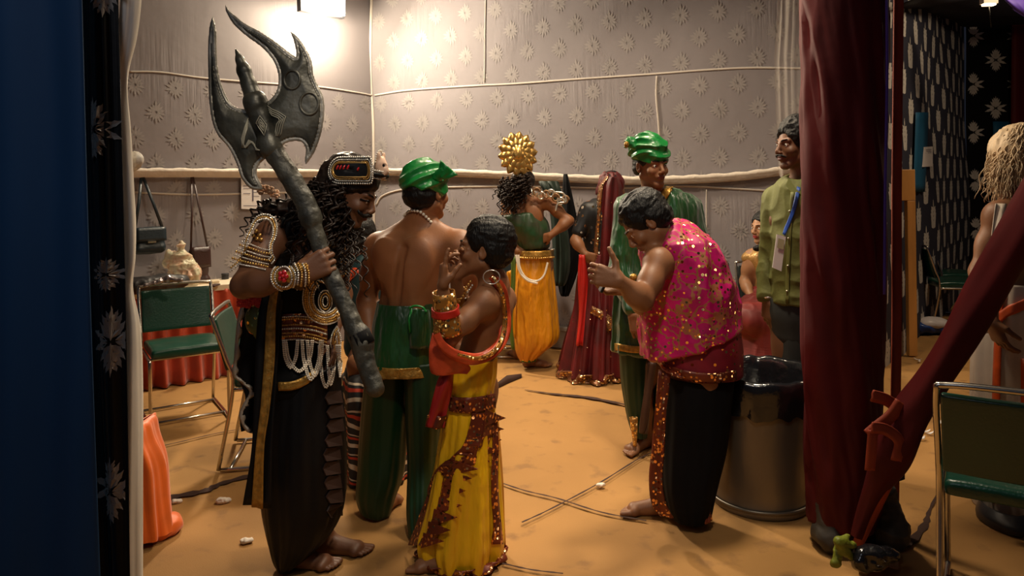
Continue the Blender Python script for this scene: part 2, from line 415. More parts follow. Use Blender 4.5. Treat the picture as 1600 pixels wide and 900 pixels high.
# ---------------------------------------------------------------- walls
C0 = V3(-1.39, 7.4, 0)
def wall_grid(A, B, name, mt, z0=0., z1=3.9, amp=.012, nx=120, nz=80, seed=1):
    A = np.array(A, float); B = np.array(B, float); D = B-A; L = np.linalg.norm(D); D /= L; Nn = V3(D[1], -D[0], 0)
    if Nn@(-A) < 0: Nn = -Nn
    def off(u, z):
        return amp*vnoise(np.array([u*1.3, z*.9, seed]), seed)
    g = [[A+D*u+Nn*off(u, z)+V3(0, 0, z) for u in np.linspace(0, L, nx)] for z in np.linspace(z0, z1, nz)]
    o = struct(MB().sheet(g).build(name, mt))
    def hit(px, py, lift=.004):
        r = ray(px, py); t = ((A-V3(0, 0, HC))@Nn)/(r@Nn); p = V3(0, 0, HC)+r*t
        u = (p-A)@D; return p+Nn*(off(u, p[2])+lift)
    def at(u, z, lift=.0025): return A+D*u+Nn*(off(u, z)+lift)+V3(0, 0, z)
    return o, hit, at, L, Nn, D
BE = V3(2.88, 5.82, 0)
LE = C0+V3(-.68, -.73, 0)*3.6
_, hitB, atB, LB, nB, dB = wall_grid(C0, BE, 'wall_back', M['wall'], seed=2)
_, hitL, atL, LL, nL, dL = wall_grid(LE, C0, 'wall_left', M['wall'], seed=4)

def leaf2(L, W, lobes=3, n=9):
    """2-D leaf outline from the origin along +y with notched edges"""
    r = []
    for i in range(n+1):
        t = i/n; w = W*math.sin(math.pi*min(1, t*1.02)**.8)*(1-.28*abs(math.sin(math.pi*lobes*t))); r.append((w, t*L))
    return [(x, y) for x, y in r]+[(-x, y) for x, y in r[::-1][1:-1]]
def rot2(p, a): return (p[0]*math.cos(a)-p[1]*math.sin(a), p[0]*math.sin(a)+p[1]*math.cos(a))
def motif_medallion(w, h):
    out = []
    for k in range(22):
        a = 2*math.pi*k/14 if k < 14 else 2*math.pi*(k-14+.5)/8; R = 1.02/(abs(math.cos(a))+abs(math.sin(a)))**.75*(1 if k < 14 else .55)*(.9+.1*math.sin(k*5))
        lf = leaf2(.9, .12 if k < 14 else .09, 3); q = []
        for p in lf:
            x, y = rot2((p[0], p[1]*R+.08), a); q.append((x*w, y*h))
        out.append(q)
    return out
def motif_acanthus(w, h):
    out = []
    for sy in (1, -1):
        out.append([(x*w, (y+.02)*sy*h) for x, y in leaf2(.98, .1, 2)])
        for sx in (1, -1):
            for (ox, oy, ang, L, W) in ((.03, .1, .75, .62, .12), (.05, .3, .5, .55, .11), (.1, .02, 1.25, .85, .13), (.03, .55, .42, .35, .08)):
                q = [rot2(p, -ang) for p in leaf2(L, W, 3)]
                out.append([((x+ox)*w*sx, (y+oy)*sy*h) for x, y in q])
    return out
def motif_flame(w, h):
    out = []
    for k in range(5):
        z = .55-.28*k; r = .3 if k not in (0, 4) else .2
        for sx in (-1, 1):
            q = [rot2(p, -sx*.75) for p in leaf2(.62*(1-.12*abs(k-2)), .19, 2)]
            out.append([((x)*w*1.6, (y+z-.35)*h) for x, y in q])
    out.append([(x*w*.9, (y+.45)*h) for x, y in leaf2(.55, .16, 1)])
    out.append([(x*w*.7, (-y-.5)*h) for x, y in leaf2(.5, .14, 1)])
    return out
def spread_motifs(name, at, L, z0, z1, du, dz, motif, mt, u0=.1, skip=None, jit=0., parent=None):
    mb = MB(); r = 0; z = z0
    while z < z1:
        u = u0+(du/2 if r % 2 else 0)
        while u < L-.05:
            if not (skip and skip(u, z)):
                for q in motif:
                    if all(0.01 < u+x < L-.01 for x, y in q):
                        cx = sum(x for x, y in q)/len(q); cy = sum(y for x, y in q)/len(q)
                        mb.add([at(u+x, z+y) for x, y in q]+[at(u+cx, z+cy)], [(i, (i+1) % len(q), len(q)) for i in range(len(q))])
            u += du
        z += dz; r += 1
    return struct(mb.build(name, mt, parent, smooth=False))
med = motif_medallion(.1, .115)
spread_motifs('wall_back_pattern', atB, LB, .25, 3.7, .31, .205, med, M['motif'])
spread_motifs('wall_left_pattern', atL, LL, .25, 2.45, .31, .205, med, M['motif'])

def cord(name, hit, pts, r=.012, m='seam', lift=.006):
    q = spline([hit(a, b, lift) for a, b in pts], 10)
    return struct(MB().tube(q, r, 8, flat=.5, up=(0, 1, 0)).build(name, M[m]))
cord('trim_back_seam', hitB, [(586, 149), (640, 141), (740, 134), (800, 131), (900, 124), (1020, 116), (1100, 110), (1175, 106), (1265, 107), (1330, 107)], .009)
cord('trim_left_seam', hitL, [(200, 112), (250, 113), (320, 122), (420, 130), (500, 136), (560, 145), (580, 149)], .007)
cord('trim_corner', hitB, [(585, -60), (581, 30), (580, 120), (584, 200), (584, 300), (586, 420)], .014)
cord('trim_back_upright', hitB, [(1027, 119), (1026, 150), (1030, 200), (1033, 262)], .009)
cord('trim_back_lower', hitB, [(588, 320), (600, 305), (640, 295), (730, 292), (850, 292), (960, 294), (1060, 291), (1130, 294), (1200, 298), (1290, 302)], .009)
cord('trim_left_lower', hitL, [(200, 300), (300, 304), (400, 302), (480, 300), (576, 300)], .008)
cord('trim_back_stitch', hitB, [(1104, 296), (1104, 350), (1105, 420), (1106, 500)], .006)
cord('trim_back_crease', hitB, [(760, -20), (758, 60), (757, 128)], .005)
# cloth-wrapped batten at about head height
def batten(name, hit, pts, h, n_, dep=.035):
    q = spline([hit(a, b, dep*.5) for a, b in pts], 10); g = []
    for i, p in enumerate(q):
        w = 1+.12*math.sin(i*1.7)
        g.append([p+V3(0, 0, h*.5*w), p+n_*dep+V3(0, 0, h*.45*w), p+n_*dep+V3(0, 0, h*.05), p+n_*dep*.8+V3(0, 0, -h*.02), p+n_*dep+V3(0, 0, -h*.45*w), p+V3(0, 0, -h*.5)])
    return struct(MB().sheet(g).build(name, M['batten']))
batten('trim_back_batten', hitB, [(586, 268), (700, 270), (800, 274), (900, 279), (990, 282), (1060, 281), (1150, 276), (1235, 266), (1330, 258)], .075, nB)
batten('trim_left_batten', hitL, [(200, 270), (300, 270), (420, 271), (578, 270)], .075, nL)
# skirting ledge at the foot of the back wall
lg = MB()
for (z, h, t) in ((.0, .16, .05), (.16, .03, .08)):
    A = atB(.1, z, 0); B = atB(LB-.1, z, 0)
    lg.add([A, B, B+V3(0, 0, h), A+V3(0, 0, h), A+nB*t, B+nB*t, B+nB*t+V3(0, 0, h), A+nB*t+V3(0, 0, h)], [(0, 3, 2, 1), (4, 5, 6, 7), (3, 7, 6, 2), (0, 1, 5, 4), (0, 4, 7, 3), (1, 2, 6, 5)])
M['ledge'] = mat('grey_ledge', (.33, .3, .27), .6)
struct(lg.build('baseboard_back', M['ledge'], smooth=False))
# ceiling cloth, above the picture
M['ceil'] = mat('ceiling_cloth', (.35, .32, .3), .8)
cl = MB(); cl.sheet([[V3(-6, .3, 3.9), V3(-6, 12, 3.9)], [V3(1.9, .3, 3.9), V3(1.9, 12, 3.9)]]); struct(cl.build('ceiling', M['ceil']))

# sheer net hanging beside the red post
def sheer():
    m, nt, b = new_mat('sheer_net'); b.inputs['Base Color'].default_value = (.75, .68, .6, 1); b.inputs['Roughness'].default_value = .6
    b.inputs['Alpha'].default_value = .28; return m
M['sheer'] = sheer()
g = []
for (a, y) in ((1216, -40), (1214, 30), (1210, 90), (1211, 135), (1213, 200), (1216, 270)):
    row = []
    for j in range(25):
        f = j/24; x = a+(1290-a)*f
        row.append(P(x, y+ (8*math.sin(j)), 4.9+.04*math.sin(j*1.9)))
    g.append(row)
tag(MB().sheet(g).build('net_drape', M['sheer']), 'sheer white net drape hanging left of the red post', 'drape')

# ---------------------------------------------------------------- right hand navy damask room
R1 = V3(2.9, 5.8, 0); R2 = V3(5.85, 9.5, 0)
_, hitR, atR, LR, nR, dR = wall_grid(R1, R2, 'wall_right', M['navy'], seed=6, amp=.03)
_, hitF, atF, LF, nF, dF = wall_grid(R2, R2+V3(3.2, .25, 0), 'wall_far', M['black_cloth'], seed=8, amp=.02)
spread_motifs('wall_right_pattern', atR, LR, .12, 3.8, .5, .25, motif_flame(.15, .15), M['damask_white'], u0=.12)
spread_motifs('wall_far_pattern', atF, LF, .2, 3.8, .62, .31, motif_acanthus(.17, .16), M['damask_white'], u0=.1)
# dark ceiling cloth of that room with a ridge
M['navy2'] = mat('dark_roof_cloth', (.02, .022, .04), .8, var=.5, vscale=14)
mb = MB(); mb.sheet([[P(1405, 8, 5.9), P(1420, 18, 7.2), P(1440, 30, 8.4), P(1510, 42, 9.3)], [P(1500, -30, 5.9), P(1560, -10, 7.2), P(1640, 20, 8.4), P(1680, 34, 9.3)]])
struct(solid(mb.build('ceiling_side', M['navy2']), .01))
# blue-lit opening in the wall, its light put into a blue sheet
mb = MB()
for (x0, x1, y0, y1, hit) in ((1424, 1443, 176, 300, hitR),):
    g = [[hit(x0+(x1-x0)*i/6, y0+(y1-y0)*j/10, .02+.01*math.sin(i*2.2)) for i in range(7)] for j in range(11)]
    mb.sheet(g)
tag(solid(mb.build('blue_panel', M['teal']), .004), 'narrow blue sheet standing in for the blue-lit opening in the navy damask wall', 'cloth')
g = [[hitF(x0, y0, .03+.015*math.sin(i*1.4)) for i, x0 in enumerate(np.linspace(1550, 1640, 14))] for y0 in np.linspace(190, 330, 10)]
tag(solid(MB().sheet(g).build('blue_panel', M['teal']), .004), 'wide blue cloth hanging behind the white-haired actor', 'cloth')
g = [[hitF(x0, y0, .12+.03*math.sin(i*1.4)) for i, x0 in enumerate(np.linspace(1570, 1660, 14))] for y0 in np.linspace(10, 235, 10)]
tag(solid(MB().sheet(g).build('red_curtain', M['red_cloth']), .004), 'dark red curtain hanging high on the far wall above the white-haired actor', 'curtain')
mb = MB(); mb.sheet([[P(1555+i*12, -14+6*math.sin(i), 6.0) for i in range(9)], [P(1580+i*12, 10+i*7, 6.0) for i in range(9)], [P(1585+i*12, 16+i*8, 6.1) for i in range(9)]])  # cloth edge under blue-purple light, that light put into its colour
tag(solid(mb.build('purple_lit_valance', M['purple']), .006), 'valance with purple light in its colour at the top of the side room', 'valance')
M['paper'] = mat('paper', (.72, .68, .66), .7, var=.08)
M['ink'] = mat('ink', (.12, .1, .14), .8)
mb = MB(); a, b, c, d = hitR(1437, 230, .03), hitR(1452, 229, .03), hitR(1451, 260, .03), hitR(1437, 261, .03)
mb.add([a, b, c, d, a-nR*.01, b-nR*.01, c-nR*.01, d-nR*.01], [(0, 1, 2, 3), (4, 7, 6, 5), (0, 4, 5, 1), (1, 5, 6, 2), (2, 6, 7, 3), (3, 7, 4, 0)])
for i in range(3):
    mb.add([hitR(1440, 234+i*2.5, .033), hitR(1449, 233.5+i*2.5, .033), hitR(1449, 234.3+i*2.5, .033), hitR(1440, 234.9+i*2.5, .033)], [(0, 1, 2, 3)], 1)
tag(mb.build('paper_notice', [M['paper'], M['ink']], smooth=False), 'small white notice on the navy damask wall beside the blue strip', 'notice')
# wooden frame
M['wood'] = mat('orange_wood', (.62, .3, .08), .45, var=.3, vscale=8, aniso=(1, 1, .2))
fr = root('wooden_frame', (P(1403, 400, 6.25)[0], 6.25, 0), 'orange-brown wooden door frame behind the red post, against the navy wall', 'frame')
d_ = 6.2; zt = P(1410, 265, d_)[2]
p1 = P(1428, 300, d_); p0 = P(1376, 300, d_)
bevel(MB().box([(p0[0]+p1[0])/2, d_, zt-.13], (p1[0]-p0[0], .05, .26)).build('top_rail', M['wood'], fr, False))
bevel(MB().box([p1[0]-.035, d_, (zt-.26)/2], (.07, .05, zt-.262)).build('post', M['wood'], fr, False))
bevel(MB().box([p0[0]+.035, d_, (zt-.26)/2], (.07, .05, zt-.262)).build('post', M['wood'], fr, False))
# low plywood box side
M['ply'] = mat('plywood', (.42, .26, .12), .7, var=.25, vscale=10)
a = on_floor(1398, 536); b = on_floor(1432, 492)
mb = MB(); dd = nrm(b-a); nn = V3(-dd[1], dd[0], 0)
q = [a, b, b+V3(0, 0, .33), a+V3(0, 0, .33)]; mb.prism(q, nn*.03)
q2 = [x+nn*.03 for x in (a, a+V3(0, 0, .33))]; mb.prism([a+nn*.03, a+nn*.25, a+nn*.25+V3(0, 0, .33), a+nn*.03+V3(0, 0, .33)], dd*.03)
tag(bevel(mb.build('plywood_box', M['ply'], None, False), .003), 'low light plywood box side standing behind the red post', 'box')

# ---------------------------------------------------------------- left entrance: blue cloth, damask curtain, cream edge
def vcurtain(name, xs_, d, mt, z0=0., z1=3.2, amp=.02, freq=9, wav=None, n=80, seed=0, nz=60):
    A = P(xs_[0], 300, d); B = P(xs_[1], 300, d); g = []
    for z in np.linspace(z0, z1, nz):
        row = []
        for i in range(n):
            f = i/(n-1); p = A+(B-A)*f
            y = d+amp*math.sin(freq*f*2*math.pi+1.1*math.sin(z*1.7+seed))+amp*.4*vnoise(np.array([f*14, z*1.2, seed]), seed)
            row.append(V3(p[0]+(wav(z, f) if wav else 0), y, z))
        g.append(row)
    return solid(MB().sheet(g).build(name, mt), .004), g
bl, _ = vcurtain('blue_curtain', (-420, 139), 1.72, M['blue'], amp=.012, freq=5, seed=2, wav=lambda z, f: f*(1.5-z)*.012)
tag(bl, 'deep blue curtain filling the left edge of the entrance', 'curtain')
# black damask curtain strip
dk, gk = vcurtain('damask_curtain', (128, 188), 1.84, M['black_satin'], amp=.016, freq=1.1, seed=5, n=50, nz=120, wav=lambda z, f: (1.5-z)*.012)
tag(dk, 'narrow black curtain with grey damask print between blue curtain and cream edge', 'curtain')
GK = np.array(gk)
def at_dk(px, py, lift=.006):
    p = P(px, py, 1.84); z = np.clip(p[2], .01, 3.19); k = int(z/3.2*119); row = GK[k]
    j = int(np.clip(np.interp(p[0], row[:, 0], np.arange(50)), 0, 49)); return V3(p[0], row[j][1]-lift, p[2])
mb = MB()
for (cx, cy, w, h) in ((152, 203, 34, 52), (171, 428, 26, 28), (178, 532, 30, 56), (178, 764, 30, 56), (165, -20, 30, 50)):
    for q in motif_acanthus(1, 1):
        # subdivide each leaf as a fan
        px = [(cx+x*w*1.25, cy-y*h) for x, y in q]
        px = [(min(max(a, 146-4+(b_/900)*10), 190+(b_/900)*8), b_) for a, b_ in px]
        ax = sum(a for a, b_ in px)/len(px); ay = sum(b_ for a, b_ in px)/len(px)
        mb.add([at_dk(a, b_) for a, b_ in px]+[at_dk(ax, ay)], [(i, (i+1) % len(px), len(px)) for i in range(len(px))])
    o = mb.build('damask_print', M['damask_grey'], None, smooth=False); o.parent = dk; o.location = V3(*ORG[o.name])-ORG[dk.name]; mb = MB()
# cream cloth edge
ed = [(203, -60, 11), (203, 0, 11), (198, 60, 10), (190, 110, 8), (189, 150, 8), (192, 200, 9), (196, 260, 9), (202, 340, 8), (204, 400, 6), (200, 450, 6), (206, 510, 9), (206, 600, 11), (204, 760, 12), (203, 900, 13)]
q = [P(a, b, 1.9) for a, b, w in ed]; w = [c*1.18*1.9/F_PX for a, b, c in ed]
q.append(V3(q[-1][0], 1.9, 0.0)); w.append(.022)
qs = spline([np.r_[a, b] for a, b in zip(q, w)], 8)
g = []
for i, pw in enumerate(qs):
    row = []
    for j in range(20):
        th = 2*math.pi*j/20; f = 1+.16*math.sin(3*th+i*.06)+.08*math.sin(7*th-i*.1)
        row.append(pw[:3]+V3(math.cos(th)*pw[3]*f, math.sin(th)*pw[3]*f*1.1, 0))
    g.append(row)
ce = MB().sheet(g, closed_u=True).build('cream_cloth_edge', M['cream'])
tag(ce, 'cream cloth-wrapped pole at the entrance beside the black damask curtain', 'pole')
S = Sdf(.003); c = P(211, 252, 1.95); S.ell(c, (.016, .018, .02)); S.ell(c+V3(.006, -.008, .008), (.01, .012, .012)); S.ell(c+V3(-.012, 0, -.01), (.014, .012, .012))
kn = S.mesh('knot', M['cream'], None, disp=lambda p: .002*folds(p, 70, 3, (1, 1, 1)))
kn.parent = ce; kn.location = ORG[kn.name]-ORG[ce.name]

# ---------------------------------------------------------------- red post with wrapped cloth, brace, ribbons
post = root('red_post', (P(1330, 300, 3.0)[0], 3.0, 0), 'thick dark red cloth-wrapped post right of the steel bin', 'post')
zb = P(1330, 828, 3.0)[2]
keys = []
for py, xl, xr in ((-120, 1264, 1391), (20, 1266, 1390), (150, 1266, 1387), (300, 1265, 1385), (480, 1266, 1383), (650, 1270, 1381), (760, 1273, 1379), (822, 1275, 1379)):
    a = P(xl, py, 3.0); b = P(xr, py, 3.0); keys.append(((a[0]+b[0])/2, 3.05, (a[2]+b[2])/2, (b[0]-a[0])/2, .13, 0))
mb = ringloft(interp_rings(keys, 60), 96)
v = np.array(mb.v); v0 = v.copy(); cc = v.mean(0)
dn = v[:, :2]-np.array([keys[0][0], 3.05]); dn /= np.linalg.norm(dn, axis=1)[:, None]
ang = np.arctan2(v[:, 1]-3.05, v[:, 0]-keys[0][0]); am = .011*folds(np.stack([ang*.9+v[:, 2]*1.1, (v[:, 2]*.5-ang*.4), ang*0], -1), 2.4, 4, (1, 1, 1), 2)
v[:, :2] += dn*am[:, None]; mb.v = [tuple(x) for x in v]
solid(mb.build('cloth_wrap', M['red_cloth'], post), .004)
MB().tube([V3(keys[0][0], 3.05, 3.2), V3(keys[0][0]+.02, 3.05, .0)], .09, 16).build('steel_core', mat('dark_steel', (.05, .04, .035), .5, metal=.6), post)
# base: two dark feet
for fx, fz in ((-.1, .05), (.12, .07)):
    S = Sdf(.005); S.ell([keys[0][0]+fx, 3.0, fz], (.075, .08, fz*1.1), k=.03); S.cap([keys[0][0]+fx, 3.0, fz], [keys[0][0]+fx, 3.03, .2], .055, .05, .03); S.clip((0, 0, 0), (0, 0, -1))
    S.mesh('foot_wrap', mat('dirty_wrap', (.05, .04, .03), .6, var=.5, vscale=12), post, disp=lambda p: .008*folds(p, 16, 4, (1, 1, 1)))
# purple edged thin strip and narrow rust strip right of the post
def strip(name, pts, w, d, mt, lab, cat, thick=.01, par=None):
    q = [P(a, b, d) for a, b in pts]; q = spline(q, 8); g = []
    for i, p in enumerate(q):
        t = nrm(q[min(i+1, len(q)-1)]-q[max(i-1, 0)]); s = nrm(V3(t[2], 0, -t[0])); ww = w*d/F_PX/2
        g.append([p+s*ww, p+s*ww*.3+V3(0, -.004, 0), p-s*ww*.4+V3(0, .003, 0), p-s*ww])
    o = MB().sheet(g).build(name, mt, par); solid(o, thick)
    if lab: tag(o, lab, cat)
    return o
strip('purple_edge', [(1385, -60), (1386, 120), (1383, 300), (1382, 460)], 4, 2.93, M['purple'], None, None, .006, post)
strip('rust_strip', [(1405, -80), (1403, 100), (1401, 300), (1401, 500), (1398, 700), (1396, 845)], 15, 3.1, M['rust'], 'narrow rust-red cloth strip hanging just right of the thick red post', 'strip', .014)
# diagonal brace
br = root('diagonal_brace', tuple(on_floor(1345, 860)), 'diagonal brace wrapped in dark red cloth leaning against the red post', 'brace')
ORG[br.name] = np.array(br.location)
ax = [((1660, 240), 2.55, 30), ((1600, 352), 2.6, 31), ((1545, 445), 2.66, 28), ((1500, 525), 2.7, 25), ((1455, 600), 2.74, 24), ((1420, 655), 2.78, 28), ((1392, 710), 2.8, 28), ((1368, 760), 2.82, 17), ((1352, 800), 2.84, 12), ((1340, 838), 2.85, 10)]
q = [np.r_[P(a[0], a[1], d), w*d/F_PX] for a, d, w in ax]; q = spline(q, 8); g = []
for i, pw in enumerate(q):
    t = nrm(q[min(i+1, len(q)-1)][:3]-q[max(i-1, 0)][:3]); x = nrm(np.cross(t, V3(0, 1, 0))); y = np.cross(t, x); row = []
    for j in range(28):
        th = 2*math.pi*j/28; f = 1+.07*math.sin(3*th+i*.25)+.05*math.sin(5*th-i*.13); row.append(pw[:3]+(x*math.cos(th)+y*math.sin(th))*pw[3]*f)
    g.append(row)
mb = MB().sheet(g, closed_u=True); mb.build('cloth_wrap', M['red_cloth'], br)
MB().tube([P(1660, 240, 2.55), P(1500, 525, 2.7), P(1340, 850, 2.85)], .02, 8).build('pole', M['rust'], br)
# ribbon knot round the brace and post
rb = root('ribbon_knot', tuple(on_floor(1392, 860)), 'rust-coloured ribbon knot tying the brace to the red post', 'ribbon'); ORG[rb.name] = np.array(rb.location)
strip('ribbon_band', [(1362, 618), (1385, 625), (1405, 640), (1418, 652)], 18, 2.78, M['rust'], None, None, .006, rb)
strip('ribbon_band', [(1408, 628), (1392, 650), (1370, 668), (1356, 680)], 20, 2.75, M['rust'], None, None, .006, rb)
strip('ribbon_band', [(1362, 668), (1385, 672), (1405, 690), (1400, 720)], 17, 2.73, M['rust'], None, None, .006, rb)
strip('ribbon_tail', [(1364, 672), (1362, 700), (1359, 735)], 16, 2.74, M['rust'], None, None, .006, rb)
M['blacksteel'] = mat('black_bracket', (.015, .012, .012), .45, metal=.6)
q = [P(a, b, 2.83) for a, b in ((1372, 700), (1412, 660), (1412, 748), (1396, 754), (1374, 740))]
tag(MB().prism([P(a, b, 2.86) for a, b in ((1368, 690), (1413, 668), (1414, 749), (1400, 754), (1370, 742))], V3(0, .03, 0)).build('steel_bracket', M['blacksteel'], None, False), 'small dark steel bracket at the crossing of brace and post', 'bracket')
# plastic and cloth scraps round the foot
M['lime'] = mat('lime_rag', (.22, .26, .02), .5, var=.4, bump=.4)
S = Sdf(.005)
for a, b, c, d, r in ((1305, 880, 1312, 850, .016), (1312, 850, 1325, 838, .013), (1316, 858, 1338, 876, .015), (1310, 846, 1335, 852, .014)):
    S.cap(P(a, b, 2.72), P(c, d, 2.74), r, r*.7, .01)
o = S.mesh('green_rag', M['lime'], None, disp=lambda p: .004*folds(p, 30, 2, (1, 1, 1)))
tag(o, 'yellow-green rag knotted at the foot of the red post', 'rag')
S = Sdf(.006)
for k in range(10):
    c = P(1345+rnd.random()*50, 862+rnd.random()*22, 2.72); c[2] = max(c[2], .035); S.ell(c, (.03+.02*rnd.random(), .03, .022), k=.01)
M['film'] = mat('black_plastic', (.01, .01, .012), .16, var=.2, bump=.6, bscale=14, spec=.7)
tag(S.mesh('plastic_scrap', M['film'], None, disp=lambda p: .006*folds(p, 22, 6, (1, 1, 1))), 'crumpled black plastic lying at the right foot of the red post', 'plastic')
M['leafy'] = mat('dry_leaf', (.3, .15, .07), .7)
g = []
for i in range(9):
    row = []
    for j in range(7):
        x = 1340+i*8; y = 862+j*6; p = on_floor(x, y); p[2] = .012+.02*abs(math.sin(i*1.1+j*.7)); row.append(p)
    g.append(row)
tag(solid(MB().sheet(g).build('torn_carpet_piece', M['leafy']), .003), 'torn rumpled brown carpet piece in front of the red post foot', 'carpet piece')
# ---------------------------------------------------------------- steel chairs with green pads
M['chrome'] = mat('chrome_tube', (.62, .58, .52), .22, metal=1., var=.15)
M['green_pad'] = mat('green_vinyl', (.004, .05, .03), .28, var=.2, bump=.12, bscale=90, spec=.6)
M['dark_pad'] = mat('dark_vinyl', (.012, .018, .018), .35, var=.2)
def chair(loc, yaw, label, group=None, pad='green_pad', w=.46, name='steel_chair'):
    """loc: floor centre, faces local -y"""
    c, s = math.cos(yaw), math.sin(yaw); loc = np.array(loc, float)
    T = lambda x, y, z: loc+V3(x*c-y*s, x*s+y*c, z)
    r = root(name, tuple(loc), label, 'chair', group); h = w/2
    MB().tube(spline([T(-h, .28, .0+.012), T(-h, .20, .44), T(-h, .235, .6), T(-h, .30, .80), T(-h+.03, .305, .83), T(0, .307, .835), T(h-.03, .305, .83), T(h, .30, .80), T(h, .235, .6), T(h, .20, .44), T(h, .28, .012)], 5), .011, 8).build('back_frame', M['chrome'], r)
    for sx in (-1, 1):
        MB().tube(spline([T(sx*h, .2, .43), T(sx*h, .0, .43), T(sx*h, -.19, .425), T(sx*h, -.225, .40), T(sx*h, -.23, .2), T(sx*h, -.235, .05), T(sx*h, -.21, .012), T(sx*h, 0, .012), T(sx*h, .27, .012)], 6), .011, 8).build('leg', M['chrome'], r)
    for y_ in (-.12, .22): MB().tube([T(-h, y_, .013), T(h, y_, .013)], .009, 8).build('stretcher', M['chrome'], r)
    MB().tube([T(-h, -.17, .425), T(h, -.17, .425)], .009, 8).build('seat_rail', M['chrome'], r)
    R = rotm((0, 0, 1), yaw)
    S = Sdf(.008); 
    for x in (-.17, 0, .17):
        for y in (-.17, 0, .15): S.ell(T(x*w/.46, y, .455), (.12, .12, .035), k=.05)
    S.clip(T(h-.012, 0, 0), R@V3(1, 0, 0), .02).clip(T(-h+.012, 0, 0), R@V3(-1, 0, 0), .02).clip(T(0, -.215, 0), R@V3(0, -1, 0), .02).clip(T(0, .2, 0), R@V3(0, 1, 0), .02).clip(T(0, 0, .435), (0, 0, -1), .01)
    S.mesh('seat', M[pad], r)
    g = []
    for k in range(13):
        f = k/12; z = .53+f*.27; y = .22+(z-.5)*.26+.0; row = []
        for j in range(17):
            x = (-1+2*j/16)*(h-.012); row.append(T(x, y+.012*(1-(2*j/16-1)**2)*1.0-.002, z))
        g.append(row)
    o = MB().sheet(g).build('backrest', M[pad], r); solid(o, .028); bevel(o, .008, 3)
    return r
ca = on_floor(292, 622); chair((P(288, 600, 4.86)[0], 4.86, 0), math.radians(33), 'steel chair with shiny green seat pushed against the skirted table')
cb = on_floor(420, 745)
chair((cb[0]-.05, 4.15, 0), math.radians(100), 'steel chair with dark green back standing behind the axe carrier')
chair((1.72, 2.52, 0), math.radians(147), 'steel chair with dark green back, nearest to the camera at the right edge')
chair((P(1482, 470, 7.3)[0], 7.25, 0), math.radians(82), 'green-seated steel chair by the navy damask wall, front one of two')
chair((P(1478, 470, 7.75)[0]+.12, 7.85, 0), math.radians(84), 'green-seated steel chair by the navy damask wall, rear one of two')
for k, px in enumerate((1094, 1194)):
    chair((P(px, 400, 5.9)[0], 5.68, 0), math.radians(-4), ['dark-padded steel chair against the back wall just right of the pink vest', 'dark-padded steel chair against the back wall on which the seated woman sits'][k], pad='dark_pad', w=.44)
chair((P(779, 430, 6.4)[0], 6.42, 0), math.radians(-6), 'dark slatted chair against the back wall behind the cropped-haired boy', pad='dark_pad', w=.5)

# ---------------------------------------------------------------- skirted table along left wall
M['table'] = mat('table_cloth_cream', (.75, .64, .48), .6, var=.12)
M['skirt'] = mat('rust_skirt', (.5, .055, .012), .6, var=.35, vscale=5, sheen=.3)
_t = lambda a, b: V3(0, 0, HC)+ray(a, b)*((.72-HC)/ray(a, b)[2])
e0 = _t(150, 464); e1 = _t(470, 433)
td = nrm(e1-e0); tn = V3(-td[1], td[0], 0)       # toward the wall
tb = root('dressing_table', tuple(V3((e0[0]+e1[0])/2, (e0[1]+e1[1])/2, 0)), 'long make-up table with cream top and rust-red pleated skirt along the left wall', 'table')
Lt = np.linalg.norm(e1-e0)
R = np.stack([td, tn, V3(0, 0, 1)], 1)
bevel(MB().box((e0+e1)/2+tn*.25+V3(0, 0, -.02), (Lt, .52, .045), R).build('table_top', M['table'], tb, False))
g = []
for k in range(24):
    z = .685*(1-k/23); row = []
    for j in range(420):
        u = j/419*Lt; a = (.012+.03*(1-z/.685)); ph = 1.2*math.sin(u*5)+.5*vnoise(np.array([u*3, z*2, 1]), 2)
        y = a*math.sin(u*62+ph*2)+.05*(1-z/.715)*vnoise(np.array([u*4, z*2, 5]), 3)-.02*(1-z/.715)
        row.append(e0*V3(1, 1, 0)+td*u+tn*(y+.0)+V3(0, 0, z+.003))
    g.append(row)
solid(MB().sheet(g).build('table_skirt', M['skirt'], tb), .003)
def ont(px, py, up=0.): # point on the table top below a pixel
    r = ray(px, py); t = (.7235+up-HC)/r[2]; return V3(0, 0, HC)+r*t
